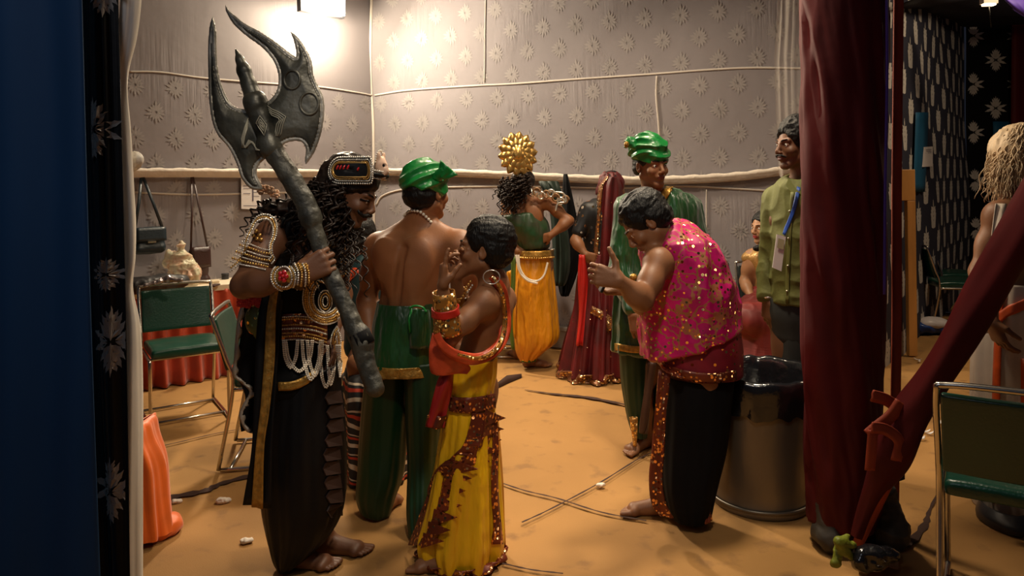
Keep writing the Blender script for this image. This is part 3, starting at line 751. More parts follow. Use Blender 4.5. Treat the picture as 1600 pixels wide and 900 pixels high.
# bags hanging from the batten
M['bag_blue'] = mat('dark_teal_leather', (.008, .02, .03), .4, var=.2, bump=.15)
M['bag_brown'] = mat('brown_leather', (.04, .013, .01), .45, var=.2, bump=.15)
M['steelplate'] = mat('nickel', (.6, .58, .5), .3, metal=1.)
def bag(name, q, top, w, h, dp, mt, lab, strap_r=.012, plate=True, rt=None):
    """q: pixel centre of the body top edge, top: pixel of strap apex"""
    hang = hitL(*top, .03); c = hitL(q[0], q[1], .06+dp/2); r = root(name, tuple(c-V3(0, 0, h)), lab, 'bag')
    S = Sdf(.004); R_ = np.stack([dL, nL, V3(0, 0, 1)], 1)
    for sx in (-1, 1):
        for sz in (0, 1): S.cap(c+dL*sx*(w/2-dp/2)+V3(0, 0, -dp/2-sz*(h-dp)), c-dL*sx*(w/2-dp/2)+V3(0, 0, -dp/2-sz*(h-dp)), dp/2, k=.03)
    S.ell(c+V3(0, 0, -h/2), (w/2, dp/2*1.1, h/2), R_, k=.02)
    S.mesh('bag_body', mt, r, disp=lambda p: .002*folds(p, 14, 2, (1, 1, 1)))
    fl = MB(); g = []
    for k in range(6):
        g.append([c+dL*(w/2*.98)*x+nL*(dp*.56+.002*k)+V3(0, 0, .005-k*h*.11) for x in np.linspace(-1, 1, 9)])
    o = fl.sheet(g).build('flap', mt, r); solid(o, .004)
    if plate: MB().box(c+nL*(dp*.56+.016)+V3(0, 0, -h*.55), (.06, .006, .014), R_).build('metal_plate', M['steelplate'], r, False)
    for sx in (-1, 1):
        a = c+dL*sx*w*.47+V3(0, 0, -.02)
        MB().tube([a, (a+hang)/2+dL*.004, hang+dL*sx*.006], strap_r, 8, flat=.3, up=nL).build('strap', mt, r)
    return r
bag('hanging_handbag', (226, 356), (220, 276), .23, .19, .07, M['bag_blue'], 'dark teal handbag hanging by its strap from the left wall batten')
bag('hanging_shoulder_bag', (304, 386), (298, 276), .15, .30, .07, M['bag_brown'], 'brown shoulder bag with thin straps hanging behind the plastic bag', .009, plate=False)
# plastic carrier bag on the table
def film():
    m, nt, b = new_mat('thin_plastic'); L = nt.links.new
    tc = N(nt, 'ShaderNodeTexCoord'); no = N(nt, 'ShaderNodeTexNoise', Scale=12., Detail=3.); L(tc.outputs['Object'], no.inputs['Vector'])
    rp = N(nt, 'ShaderNodeValToRGB'); L(no.outputs['Fac'], rp.inputs[0]); e = rp.color_ramp.elements
    e[0].position = .38; e[1].position = .6; e[0].color = (.8, .45, .3, 1); e[1].color = (.85, .85, .6, 1)
    L(rp.outputs[0], b.inputs['Base Color']); b.inputs['Roughness'].default_value = .3; b.inputs['Alpha'].default_value = .6; return m
M['film_y'] = film()
pb = ont(292, 447); pb += nL*-.03
S = Sdf(.005); S.ell(pb+V3(0, 0, .09), (.12, .09, .1), k=.05).ell(pb+V3(-.03, 0, .17), (.07, .06, .1), k=.06).cap(pb+V3(-.02, 0, .22), pb+V3(-.03, 0, .34), .035, .012, .03).cap(pb+V3(-.03, 0, .2), pb+V3(-.12, 0, .25), .03, .014, .03).cap(pb+V3(-.12, 0, .25), pb+V3(-.14, 0, .18), .014, .02, .02)
S.clip(pb, (0, 0, -1))
tag(S.mesh('plastic_carrier_bag', M['film_y'], None, disp=lambda p: .016*folds(p, 13, 3, (1, 1, 1), 3)), 'yellow and orange plastic carrier bag standing on the make-up table', 'bag')
# dark bundle
pb = ont(245, 455)
S = Sdf(.006)
for dx, dz, rx, rz in ((-.12, .05, .12, .06), (.0, .055, .13, .06), (.13, .05, .1, .055)): S.ell(pb+td*dx+V3(0, 0, dz), (rx, .1, rz), k=.05)
S.clip(pb, (0, 0, -1)); M['dark_bundle'] = mat('dark_bundle', (.02, .017, .018), .5, var=.3)
tag(S.mesh('cloth_bundle', M['dark_bundle'], None, disp=lambda p: .012*folds(p, 8, 8, (1, 1, 1))), 'dark cloth bundle on the make-up table below the handbag', 'bundle')
S = Sdf(.004); a = ont(228, 446, .13); b_ = ont(262, 436, .16); S.cap(a, b_, .012, .02).cap(b_, b_+V3(.09, 0, -.01), .02, .01)
tag(S.mesh('foil_wrapper', mat('foil', (.35, .3, .3), .25, metal=.7, bump=.5, bscale=30), None, disp=lambda p: .004*folds(p, 30, 1, (1, 1, 1))), 'crumpled silver wrapper lying on the dark bundle', 'wrapper')
# small things on the table
M['card'] = mat('pink_card', (.5, .28, .2), .6); M['cream_box'] = mat('cream_box', (.7, .58, .4), .6); M['darkgrey'] = mat('dark_plastic', (.03, .03, .035), .4)
def slab(name, px, py, w, d, h, yaw, mt, lab, cat):
    c = ont(px, py); R_ = R@rotm((0, 0, 1), yaw)
    return tag(bevel(MB().box(c+V3(0, 0, h/2), (w, d, h), R_).build(name, mt, None, False), .003), lab, cat)
slab('magazine', 300, 443, .2, .14, .012, .3, M['card'], 'pinkish magazine lying in front of the plastic carrier bag', 'magazine')
slab('paper_pad', 325, 442, .16, .12, .018, -.2, M['cream_box'], 'cream paper pad on the table right of the magazine', 'paper pad')
slab('cardboard_box', 344, 434, .09, .07, .035, .5, M['card'], 'small tan carton at the table edge by the axe carrier elbow', 'box')
slab('makeup_tray', 262, 452, .22, .1, .02, .1, M['cream_box'], 'flat cream tray on the table behind the green chair', 'tray')
slab('makeup_palette', 335, 447, .12, .05, .012, .9, M['bag_brown'], 'brown make-up palette on the front table edge', 'palette')
for k, (px, py, mt, lab) in enumerate(((352, 436, 'darkgrey', 'small dark cosmetic jar on the table beside the elbow'), (318, 437, 'card', 'small orange cosmetic jar on the table beside the shoulder bag'))):
    c = ont(px, py); o = MB().tube([c, c+V3(0, 0, .035)], .03, 16).tube([c+V3(0, 0, .035), c+V3(0, 0, .048)], .032, 16).build('cosmetic_jar', M[mt]); tag(bevel(o, .003), lab, 'jar')
# sheet pinned to the wall
mb = MB(); q = [hitL(a, b, .03) for a, b in ((374, 276), (405, 276), (404, 328), (374, 326))]; mb.prism(q, nL*.004)
for i, (x0, x1, y) in enumerate([(377, 388, 290), (377, 388, 294), (393, 402, 288), (393, 402, 300), (393, 402, 306), (377, 388, 302), (377, 402, 321)]):
    mb.add([hitL(x0, y, .0355), hitL(x1, y, .0355), hitL(x1, y+.9, .0355), hitL(x0, y+.9, .0355)], [(0, 1, 2, 3)], 1)
mb.add([hitL(391, 291, .0355), hitL(393, 291, .0355), hitL(393, 314, .0355), hitL(391, 314, .0355)], [(0, 1, 2, 3)], 1)
tag(mb.build('paper_sheet', [M['paper'], M['ink']], None, False), 'printed paper sheet pinned under the left wall batten near the axe blade', 'paper')

# ---------------------------------------------------------------- steel bin with black liner
M['bin'] = mat('worn_steel_bin', (.23, .2, .16), .42, metal=.75, var=.35, vscale=3, aniso=(1, 1, .3), bump=.08, bscale=30)
bc = on_floor(1190, 792); bc = V3(P(1188, 800, 3.45)[0], 3.45, 0)
bn = root('steel_bin', tuple(bc), 'round steel waste bin lined with black plastic beside the pink vest', 'bin')
prof = [(.215, .0), (.222, .012), (.222, .03), (.214, .045), (.222, .1), (.232, .25), (.243, .42), (.249, .55), (.252, .575), (.262, .583), (.262, .597), (.25, .6), (.243, .59), (.235, .4), (.21, .03), (0, .03)]
g = [[bc+V3(r*math.cos(t), r*math.sin(t), z) for t in np.linspace(0, 2*math.pi, 72, endpoint=False)] for r, z in prof]
MB().sheet(g, closed_u=True).build('bin_body', M['bin'], bn)
g = [[bc+V3(r*math.cos(t), r*math.sin(t), z) for t in np.linspace(0, 2*math.pi, 72, endpoint=False)] for r, z in [(.2225, .028), (.228, .03), (.228, .04), (.2225, .042)]]
MB().sheet(g, closed_u=True).build('foot_ring', M['bin'], bn)
g = []
for r, z, a in [(.258, .45, .035), (.266, .50, .02), (.270, .56, .008), (.272, .60, .006), (.262, .618, .008), (.245, .61, .008), (.238, .58, .01), (.225, .5, .012), (.2, .42, .02), (.15, .36, .03), (.05, .33, .02)]:
    row = []
    for t in np.linspace(0, 2*math.pi, 160, endpoint=False):
        n_ = vnoise(np.array([math.cos(t)*5, math.sin(t)*5, z*9]), 3)
        row.append(bc+V3((r+abs(a*.35*n_))*math.cos(t), (r+abs(a*.35*n_))*math.sin(t), z+a*vnoise(np.array([math.cos(t)*6, math.sin(t)*6, 1+z]), 5)))
    g.append(row)
MB().sheet(g, closed_u=True).build('liner_bag', M['film'], bn)

# white and blue bag on the far floor
M['blue_plastic'] = mat('blue_plastic', (.01, .05, .25), .3); M['white_plastic'] = mat('white_plastic', (.72, .66, .66), .4, bump=.3, bscale=20)
c = on_floor(1463, 524); bg = root('packed_bag', tuple(c), 'blue and white packed plastic bag lying on the floor under the far chairs', 'bag')
S = Sdf(.008); S.ell(c+V3(-.1, .1, .07), (.16, .13, .07), k=.05).ell(c+V3(.1, .1, .06), (.16, .12, .06), k=.05).clip(c, (0, 0, -1))
S.mesh('bag_body', M['blue_plastic'], bg, disp=lambda p: .01*folds(p, 9, 3, (1, 1, 1)))
S = Sdf(.008); S.ell(c+V3(.0, .06, .105), (.16, .1, .05), k=.03).ell(c+V3(.14, .02, .05), (.08, .06, .035), k=.02)
S.mesh('white_wrap', M['white_plastic'], bg, disp=lambda p: .008*folds(p, 9, 5, (1, 1, 1)))
# black cloths hanging between the dhoti man and the sari woman, from the batten
def hang(name, pts, d, mt, lab, cat, dep=.05, seed=0):
    L_ = [p[:2] for p in pts]; rows = []
    for (y, x0, x1) in pts:
        row = []
        for j in range(15):
            f = j/14; p = P(x0+(x1-x0)*f, y, d); p[1] -= dep*math.sin(math.pi*f)+.012*math.sin(f*19+seed+y*.02); row.append(p)
        rows.append(row)
    o = MB().sheet(rows).build(name, mt); subsurf(o, 1); solid(o, .01); return tag(o, lab, cat)
hang('black_garment', [(272, 881, 886), (300, 880, 893), (340, 876, 902), (380, 872, 908), (420, 870, 905), (450, 872, 893), (462, 876, 888)], 6.3, M['black_cloth'], 'black garment hanging from the batten behind the gold-crowned dancer', 'garment')
hang('dark_green_shawl', [(283, 840, 872), (310, 856, 880), (345, 862, 884), (390, 864, 892), (430, 866, 890), (446, 868, 882)], 6.15, mat('dark_green_shawl', (.01, .025, .016), .6), 'dark green shawl hanging beside the black garment on the back wall', 'shawl', seed=3)
# litter
M['cotton'] = mat('cotton', (.85, .75, .65), .9)
for k, (px, py, r, lab) in enumerate(((346, 786, .018, 'largest white cotton scrap on the floor in front of the second chair'), (274, 786, .013, 'cotton scrap lying on the dark floor gap at the left'), (383, 848, .014, 'cotton scrap near the foot of the axe carrier'), (937, 760, .012, 'small white scrap on the floor between the boy and the pink vest'))):
    c = on_floor(px, py); S = Sdf(.003); S.ell(c+V3(0, 0, r*.6), (r*1.4, r, r*.7), k=.01).ell(c+V3(r*1.2, r*.6, r*.5), (r, r*.8, r*.5), k=.01)
    tag(S.mesh('cotton_scrap', M['cotton'], None, disp=lambda p: .003*folds(p, 60, 1, (1, 1, 1))), lab, 'scrap')
for k, (px, py) in enumerate([(1466, 659), (1471, 663), (1463, 666), (1447, 676), (1452, 679), (1441, 687), (1500, 627), (1508, 634), (1497, 647), (1505, 656), (1493, 708), (1436, 566), (1434, 563), (1515, 660)]):
    c = on_floor(px, py); a = rnd.random()*3; R_ = rotm((0, 0, 1), a)
    g = [[c+R_@V3(x*.03, y*.009*(1-x*x)**.5 if abs(x) < 1 else 0, .006+.012*x*x) for y in (-1, 0, 1)] for x in np.linspace(-1, 1, 7)]
    tag(solid(MB().sheet(g).build('petal_scrap', M['paper']), .002), 'pale curled petal-like scrap on the floor right of the brace', 'scrap', 'pale scraps scattered on the right floor')
# orange drape behind the cream edge
M['orange'] = mat('orange_cloth', (.9, .15, .005), .5, var=.35, vscale=5, sheen=.3)
oc = P(190, 700, 3.05)[:1]
keys = []
for py, xl, xr in ((672, 196, 202), (677, 190, 211), (700, 180, 218), (740, 165, 234), (800, 160, 240), (838, 155, 245), (851, 150, 247)):
    a = P(xl, py, 3.05); b = P(xr, py, 3.05); keys.append(((a[0]+b[0])/2, 3.15, max(a[2], .005), (b[0]-a[0])/2, .12, 0))
o = ringloft(interp_rings(keys, 40), 90, fn=lambda t, k: 1+.09*math.sin(9*t+2*k)+.05*math.sin(17*t)).build('orange_robe', M['orange']); solid(o, .004)
tag(o, 'bright orange robe hem hanging out behind the cream pole', 'robe')
S = Sdf(.005); a = on_floor(222, 848); b_ = on_floor(258, 842); S.ell(a+V3(0, .04, .03), (.08, .07, .035), k=.04).ell(b_+V3(-.02, .05, .035), (.06, .07, .04), k=.04).clip(a, (0, 0, -1))
h_ = S.mesh('trailing_hem', M['orange'], None, disp=lambda p: .008*folds(p, 12, 4, (1, 1, 1))); h_.parent = o; h_.location = ORG[h_.name]-ORG[o.name]

# ---------------------------------------------------------------- lamps
lp = hitL(478, 4, .30); lamp = root('flood_lamp', tuple(lp-V3(0, 0, .1)), 'glaring white flood lamp fixed high on the left wall', 'lamp')
R_ = np.stack([dL, nL, V3(0, 0, 1)], 1)
bevel(MB().box(lp-nL*.05, (.46, .06, .32), R_).build('lamp_housing', M['darkgrey'], lamp, False))
MB().box(lp+nL*.0, (.42, .03, .28), R_).build('lamp_glass', emis('lamp_glow', (1, .86, .62), 60), lamp, False)
MB().tube([lp-nL*.06, lp-nL*.28], .015, 8).build('bracket', M['darkgrey'], lamp)
l2 = P(1545, 2, 6.2); lamp2 = root('small_lamp', tuple(l2), 'small lit lamp hanging at the top of the navy side room', 'lamp')
MB().box(l2, (.12, .06, .045)).build('lamp_housing', M['cream'], lamp2, False)
MB().box(l2-V3(0, 0, .03), (.09, .05, .012)).build('lamp_glass', emis('lamp_glow_warm', (1, .75, .4), 14), lamp2, False)
MB().tube([l2, l2+V3(.01, -.01, -.22)], .004, 6).build('wire', M['darkgrey'], lamp2)
MB().tube([l2, l2+V3(0, 0, .6)], .004, 6).build('cable', M['darkgrey'], lamp2)
from mathutils.bvhtree import BVHTree
UP = V3(0, 0, 1)
M['skin_dark'] = skin('skin_dark', (.16, .065, .03))
M['skin_mid'] = skin('skin_mid', (.27, .115, .05))
M['skin_warm'] = skin('skin_warm', (.3, .12, .048))
M['skin_pale'] = skin('skin_pale', (.4, .2, .1), lip=(.35, .03, .03))
M['hair'] = mat('black_hair', (.005, .004, .0035), .5, var=.4, spec=.3, bump=.6, bscale=120, aniso=(1, 1, .4))
M['hair_b'] = mat('brown_black_hair', (.018, .009, .006), .48, var=.5, spec=.3)
M['hair_w'] = mat('cream_white_hair', (.62, .45, .27), .55, var=.3)
M['eye_w'] = mat('eye_white', (.7, .66, .6), .2, var=.05); M['iris'] = mat('iris', (.02, .01, .006), .15)
M['gold'] = mat('gold_leaf', (.85, .52, .16), .28, metal=.9, var=.3, vscale=14)
M['gold_cloth'] = mat('gold_brocade', (.55, .3, .06), .35, metal=.55, var=.5, vscale=45, bump=.5, bscale=80)
M['silver'] = mat('silver_bead', (.92, .88, .8), .2, metal=.7, var=.2)
M['pearl'] = mat('pearl', (.85, .78, .66), .25, var=.1, spec=.8, coat=.4)
M['ruby'] = mat('ruby', (.55, .01, .015), .12, spec=.9, coat=.6)
M['green_satin'] = mat('green_satin', (.002, .065, .01), .36, var=.6, vscale=5, bump=.55, bscale=9, bdist=.05, aniso=(1.6, 1.6, .5), spec=.7, sheen=.2)
M['green_silk'] = mat('bright_green_silk', (.006, .2, .035), .33, var=.35, vscale=8, bump=.6, bscale=12, bdist=.02, spec=.6)
M['green_dark'] = mat('dark_green_cotton', (.002, .03, .007), .5, var=.3, vscale=6)
M['yellow_satin'] = mat('yellow_satin', (.9, .52, .01), .33, var=.22, vscale=6, bump=.8, bscale=7, bdist=.05, aniso=(1.6, 1.6, .5), spec=.5)
M['saffron'] = mat('saffron_satin', (.72, .28, .008), .42, var=.3, vscale=6, bump=.8, bscale=6, bdist=.06, aniso=(1.6, 1.2, .5))
M['pink_seq'] = sequin('pink_embroidery', (.62, .004, .16), (.95, .6, .2), 62, .4, .38, .5, vine=15, vine_col=(.4, .13, .06))
M['maroon_seq'] = sequin('maroon_embroidery', (.2, .008, .02), (.8, .45, .15), 55, .35, .35, .5)
M['brown_seq'] = sequin('brown_sequin', (.17, .03, .012), (.85, .42, .18), 80, .5, .5, .45, metal_base=.2)
M['gold_seq'] = sequin('gold_sequin', (.5, .22, .04), (1., .75, .35), 95, .55, .6, .4, metal_base=.5)
M['sari'] = sequin('sari_red', (.1, .002, .004), (.8, .5, .3), 34, .14, .25, .55)
M['sari_border'] = sequin('sari_border', (.3, .12, .05), (.9, .62, .3), 60, .5, .7, .4, metal_base=.4)
M['black_dot'] = sequin('black_dotted', (.006, .006, .008), (.7, .6, .5), 26, .3, .8, .5)

def frame(f, u=UP):
    f = nrm(f); l = nrm(np.cross(u, f)); u2 = np.cross(f, l); return l, f, u2
def leg(S, hip, kn, an, toe, s=1., k=.03):
    S.cap(hip, kn, .088*s, .056*s, k); S.ell(hip*.6+kn*.4, (.075*s, .075*s, .12*s), k=.04); S.cap(kn, kn*.6+an*.4, .056*s, .055*s, k).cap(kn*.6+an*.4, an, .055*s, .036*s, k)
    foot(S, an, toe, s)
def foot(S, an, toe, s=1.):
    f = nrm((toe-an)*V3(1, 1, 0)); l = np.cross(UP, f); z = V3(an[0], an[1], toe[2])
    S.cap(an, z-f*.02*s+UP*.03*s, .036*s, .032*s, .02)
    ball = z+f*.14*s+UP*.018*s
    S.cap(z-f*.015*s+UP*.028*s, ball, .031*s, .024*s, .03).cap(z+UP*.05*s, ball, .034*s, .02*s, .03).cap(ball-l*.03*s, ball+l*.03*s, .018*s, k=.02)
    for i, (o, ln, r) in enumerate(((.033, .055, .013), (.016, .055, .010), (.0, .05, .009), (-.014, .042, .0085), (-.028, .032, .008))):
        S.cap(ball+l*o*s-UP*.004*s, ball+l*o*s*1.1+f*ln*s-UP*.008*s, r*s, r*s*.85, .006)
def arm(S, sh, el, wr, s=1., k=.03):
    S.ell(sh, (.052*s, .052*s, .06*s), k=.04).cap(sh, el, .046*s, .037*s, k)
    m = sh*.5+el*.5; S.ell(m, (.044*s, .044*s, .05*s), k=.04)
    S.cap(el, el*.7+wr*.3, .037*s, .041*s, k).cap(el*.7+wr*.3, wr, .041*s, .025*s, k)
def hand(S, wr, d, n, left, curl=(.35, .4, .45, .5), s=1., thumb=(.6, .7, .3), spread=.06, thumb_dir2=None):
    d = nrm(d); n = nrm(n-d*np.dot(n, d)); t = np.cross(n, d) if left else np.cross(d, n)
    L = .086*s
    for i, (o, ln, r) in enumerate(((.031, .07, .0092), (.011, .078, .0095), (-.0095, .072, .009), (-.029, .057, .008))):
        b = wr+d*L*(1-.04*abs(i-1))+t*o*s
        S.cap(wr+t*o*s*.55+d*.008, b, .017*s, .0125*s, .012)
        dd = nrm(d+t*spread*(1.5-i)); a = 0; p = b
        c = curl[i]
        for j, (q, cc) in enumerate(((.46, .8), (.3, 1.1), (.24, .8))):
            a += c*cc; v = dd*math.cos(a)+n*math.sin(a); p2 = p+v*ln*q*s*1.05
            S.cap(p, p2, r*s*(1-.08*j), r*s*(1-.08*(j+1)), .004); p = p2
    S.ell(wr+d*.045*s+n*.006*s, (.03*s, .036*s, .014*s), np.stack([t, d, n], 1), k=.012)
    v = nrm(d*thumb[0]+t*thumb[1]+n*thumb[2]); p = wr+d*.018*s+t*.022*s
    p2 = p+v*.042*s; S.cap(p, p2, .017*s, .0125*s, .012)
    v2 = nrm(thumb_dir2) if thumb_dir2 is not None else nrm(v*.5+d*.6+n*.25); p3 = p2+v2*.032*s; S.cap(p2, p3, .0115*s, .010*s, .005)
    S.cap(p3, p3+nrm(v2+n*.15)*.024*s, .010*s, .0085*s, .004)
def head(S, c, f, s=1., u=UP, fem=False, neck=None):
    l, f, u = frame(f, u); R = np.stack([l, f, u], 1)
    H = lambda x, y, z: c+R@(V3(x, y, z)*s)
    S.ell(H(0, -.018, .04), V3(.074, .094, .083)*s, R, k=.03)
    S.ell(H(0, .03, -.015), V3(.06, .066, .088)*s, R, k=.03)
    for q in (-1, 1):
        S.cap(H(q*.052, .0, -.055), H(q*.014, .07, -.1), .02*s, .015*s, .025)
        S.ell(H(q*.04, .066, -.03), V3(.022, .02, .02)*s, R, k=.02)
        S.cap(H(q*.044, .078, .02), H(q*.012, .093, .016), .009*s, .008*s, .012)
        S.ell(H(q*.031, .1, -.002), V3(.017, .014, .011)*s, R, k=.008, sub=True)
        S.ell(H(q*.031, .078, -.001), V3(.0135, .0125, .0125)*s, R, k=.004)
        S.cap(H(q*.045, .082, -.001), H(q*.018, .0885, -.004), .0028*s, k=.004)
        S.ell(H(q*.0755, -.006, -.008), V3(.009, .018, .031)*s, R@rotm((1, 0, 0), .15), k=.006)
        S.ell(H(q*.083, .002, -.004), V3(.006, .010, .018)*s, R, k=.005, sub=True)
        S.ell(H(q*.0115, .106, -.037), V3(.009, .010, .0075)*s, R, k=.006)
    S.ell(H(0, .073, -.1), V3(.021, .017, .016)*s, R, k=.02)
    S.cap(H(0, .09, .012), H(0, .113, -.028), .0075*s, .0105*s, .012)
    S.ell(H(0, .084, -.06), V3(.028, .018, .02)*s, R, k=.015)
    S.ell(H(0, .099, -.0575), V3(.022, .009, .0058)*s, R, k=.006)
    S.ell(H(0, .097, -.069), V3(.019, .009, .0068)*s, R, k=.006)
    S.ell(H(0, .112, -.063), V3(.022, .012, .0018)*s, R, k=.004, sub=True)
    if neck is not None:
        S.cap(H(0, -.015, -.07), neck, .05*s, .056*s, .03)
    return H, R
def head_tint(c, R, s):
    def t(p):
        q = (p-c)@R/s
        a = ((q[:, 0]/.024)**2+((q[:, 2]+.063)/.0135)**2 < 1) & (q[:, 1] > .088)
        return a.astype(float)
    return t
def face_bits(rt, H, R, s, brow=True, open_=True):
    if open_:
        for q in (-1, 1):
            MB().ball(H(q*.031, .0785, -.0015), .0128*s, 14, 10, R=R).build('eyeball', M['eye_w'], rt)
            MB().ball(H(q*.031, .0868, -.0015), (.0062*s, .0052*s, .0062*s), 12, 8, R=R).build('iris', M['iris'], rt)
    if brow:
        for q in (-1, 1):
            MB().tube([H(q*.052, .077, .02), H(q*.04, .088, .026), H(q*.025, .096, .0245), H(q*.012, .1, .02)], [.002*s, .0045*s, .005*s, .003*s], 6, flat=.6).build('eyebrow', M['hair'], rt)
def torso(S, pel, chest, neck, shL, shR, s=1., hipdir=None, k=.05, back=False):
    l = nrm(shL-shR); u = nrm(neck-pel); f = nrm(np.cross(l, u)); u = np.cross(f, l); R = np.stack([l, f, u], 1)
    l2 = nrm(hipdir) if hipdir is not None else l; l2 = nrm(l2*V3(1, 1, .2)); f2 = nrm(np.cross(l2, UP)); R2 = np.stack([l2, f2, UP], 1)
    S.ell(pel, V3(.155, .105, .11)*s, R2, k=k)
    for q in (-1, 1): S.ell(pel-f2*.05*s+l2*q*.07*s-UP*.04*s, V3(.08, .08, .09)*s, R2, k=k)
    S.ell(pel*.55+chest*.45, V3(.128, .095, .13)*s, R, k=k).ell(chest, V3(.15, .105, .16)*s, R, k=k).ell(chest*.55+neck*.45, V3(.145, .09, .1)*s, R, k=k)
    sm = (shL+shR)/2
    S.cap(shL-l*.02*s, shR+l*.02*s, .052*s, k=.05)
    for sh in (shL, shR):
        S.cap(neck+u*.03*s, sh*.8+neck*.2, .034*s, .036*s, .06)
    if back:
        for q in (-1, 1):
            S.ell(chest+u*.07*s-f*.076*s+l*q*.075*s, V3(.055, .022, .08)*s, R, k=.06)
            S.cap(chest-f*.074*s+l*q*.035*s-u*.2*s, chest-f*.074*s+l*q*.035*s+u*.05*s, .028*s, .024*s, .05)
        S.cap(pel*.8+chest*.2-f*.115*s, chest*.4+neck*.6-f*.108*s, .012*s, .01*s, .03, sub=True)
    else:
        for q in (-1, 1): S.ell(chest+u*.07*s+f*.07*s+l*q*.065*s, V3(.065, .035, .05)*s, R, k=.04)
    return R
def hair_cap(H, R, s, c, rt, t=.012, name='hair', mt='hair', vox=.004, front=.05, low=-.05, fam=.004, back=-.08, tall=0.):
    S = Sdf(vox); S.ell(H(0, -.018, .042+tall/2), V3(.074+t, .094+t, .083+t+tall)*s, R, k=.01)
    S.ell(H(0, -.05, -.02), V3(.07+t*.6, .055+t*.6, .06)*s, R, k=.03)
    S.ell(H(0, .115, -.03), V3(.088, .085, .098)*s, R, k=.02, sub=True)
    S.clip(H(0, 0, back), -R[:, 2], .01)
    for q in (-1, 1): S.ell(H(q*.085, .005, -.02), V3(.03, .024, .036)*s, R, k=.01, sub=True)
    o = S.mesh(name, M[mt], rt, disp=lambda p: fam*folds(((p-c)@R)/s, 26, 3, (1, .5, 1)))
    return o
def lock(mb, a, d, L, r=.006, amp=.012, turns=4, seed=0, n=5, grav=.6, m=0):
    rr = random.Random(seed); d = nrm(d); p = np.array(a, float); pts = []; ph = rr.random()*6; K = int(turns*7)
    for i in range(K+1):
        f = i/K; ax = nrm(d*(1-f*grav)+V3(0, 0, -1)*f*grav*1.4); x = nrm(np.cross(ax, V3(.3, .9, .2))); y = np.cross(ax, x)
        pts.append(p+x*amp*math.cos(ph+turns*6.28*f)+y*amp*math.sin(ph+turns*6.28*f)); p = p+ax*L/K
    mb.tube(pts, [r*(1-.55*(i/K)) for i in range(K+1)], n, m=m)
def turban(H, R, s, c, rt, mt, tilt=.25, t=.03, low=.0, name='turban', seed=0, amp=.007, freq=62, vox=.004, top=.0):
    S = Sdf(vox); S.ell(H(0, -.018, .045+top/2), V3(.074+t, .094+t, .083+t*.9+top)*s, R, k=.01)
    S.clip(H(0, 0, low), -(R@nrm(V3(0, tilt*.6, 1))), .012)
    def dp(p):
        q = ((p-c)@R)/s
        a = q[:, 2]+tilt*q[:, 1]*1.0+.35*tilt*np.abs(q[:, 0]) + .012*vnoise(q*18, seed)
        b = q[:, 2]-tilt*.8*q[:, 1]+.5*q[:, 0]+.012*vnoise(q*15, seed+3)
        w = 1/(1+np.exp(-(q[:, 0]*.7+q[:, 1]*.4)*90))
        return amp*(w*(1-2*np.abs(np.sin(a*freq)))+(1-w)*(1-2*np.abs(np.sin(b*freq))))
    return S.mesh(name, mt, rt, disp=dp)
def stack(S, rows, yaw=0., k=.03, step=.009):
    """rows: (py, xl, xr, depth, ry[, yaw]) silhouettes by height; adds flattened ellipsoids"""
    K = []
    for r in rows:
        py, xl, xr, d, ry = r[:5]; a = P(xl, py, d); b = P(xr, py, d); K.append(((a[0]+b[0])/2, d, (a[2]+b[2])/2, (b[0]-a[0])/2, ry, r[5] if len(r) > 5 else yaw))
    n = max(len(K)*2, int(abs(K[0][2]-K[-1][2])/step))
    for c, rx, ry, yw in interp_rings(K, n):
        S.ell(c, (max(rx-.0, .01), max(ry, .01), .035), rotm((0, 0, 1), yw), k=k)
    return S
def px_rings(rows, m=50, yaw=0.):
    K = []
    for r in rows:
        py, xl, xr, d, ry = r[:5]; a = P(xl, py, d); b = P(xr, py, d); K.append(((a[0]+b[0])/2, d, max((a[2]+b[2])/2, .004), (b[0]-a[0])/2, ry, yaw))
    return interp_rings(K, m)
def pleat(n1=14, a1=.06, tw=2., n2=27, a2=.02, grow=True):
    def f(t, k):
        g = (.25+.75*k) if grow else 1
        return 1+g*(a1*math.sin(n1*t+tw*k+1.3*math.sin(3*k))+a2*math.sin(n2*t-3*k))
    return f
def loft(name, rows, mt, parent, fn=None, n=120, m=50, thick=.004):
    o = ringloft(px_rings(rows, m), n, fn or pleat()).build(name, mt, parent); solid(o, thick); return o
class Proj:
    """points of a surface as seen from the entrance"""
    def __init__(s, *objs):
        vs = []; fs = []
        for o in objs:
            b = len(vs); org = ORG[o.name]; me = o.data
            v = np.empty(len(me.vertices)*3); me.vertices.foreach_get('co', v); v = v.reshape(-1, 3)+org
            vs.extend(map(tuple, v)); fs.extend(tuple(i+b for i in p.vertices) for p in me.polygons)
        s.t = BVHTree.FromPolygons(vs, fs)
    def __call__(s, px, py, lift=.004, d=3.):
        r = ray(px, py); h = s.t.ray_cast(Vector((0, 0, HC)), Vector(nrm(r)))
        if h[0] is None: return P(px, py, d)
        n = np.array(h[1]); 
        if n@r > 0: n = -n
        return np.array(h[0])+n*lift*.5-nrm(r)*lift*.5
def px_line(proj, pts, lift=.004, d=3., n=6):
    q = spline([np.array([a, b, 0.]) for a, b in pts], n); return [proj(p[0], p[1], lift, d) for p in q]
def bead_part(name, proj, rows, mats, parent, d=3., lift=.006):
    """rows: (points, radius, material index, closed)"""
    mb = MB()
    for pts, r, m, cl in rows:
        pts = pts+pts[:1] if cl else pts
        mb.beads(px_line(proj, pts, lift, d), r, 1.9, m)
    return mb.build(name, mats, parent)
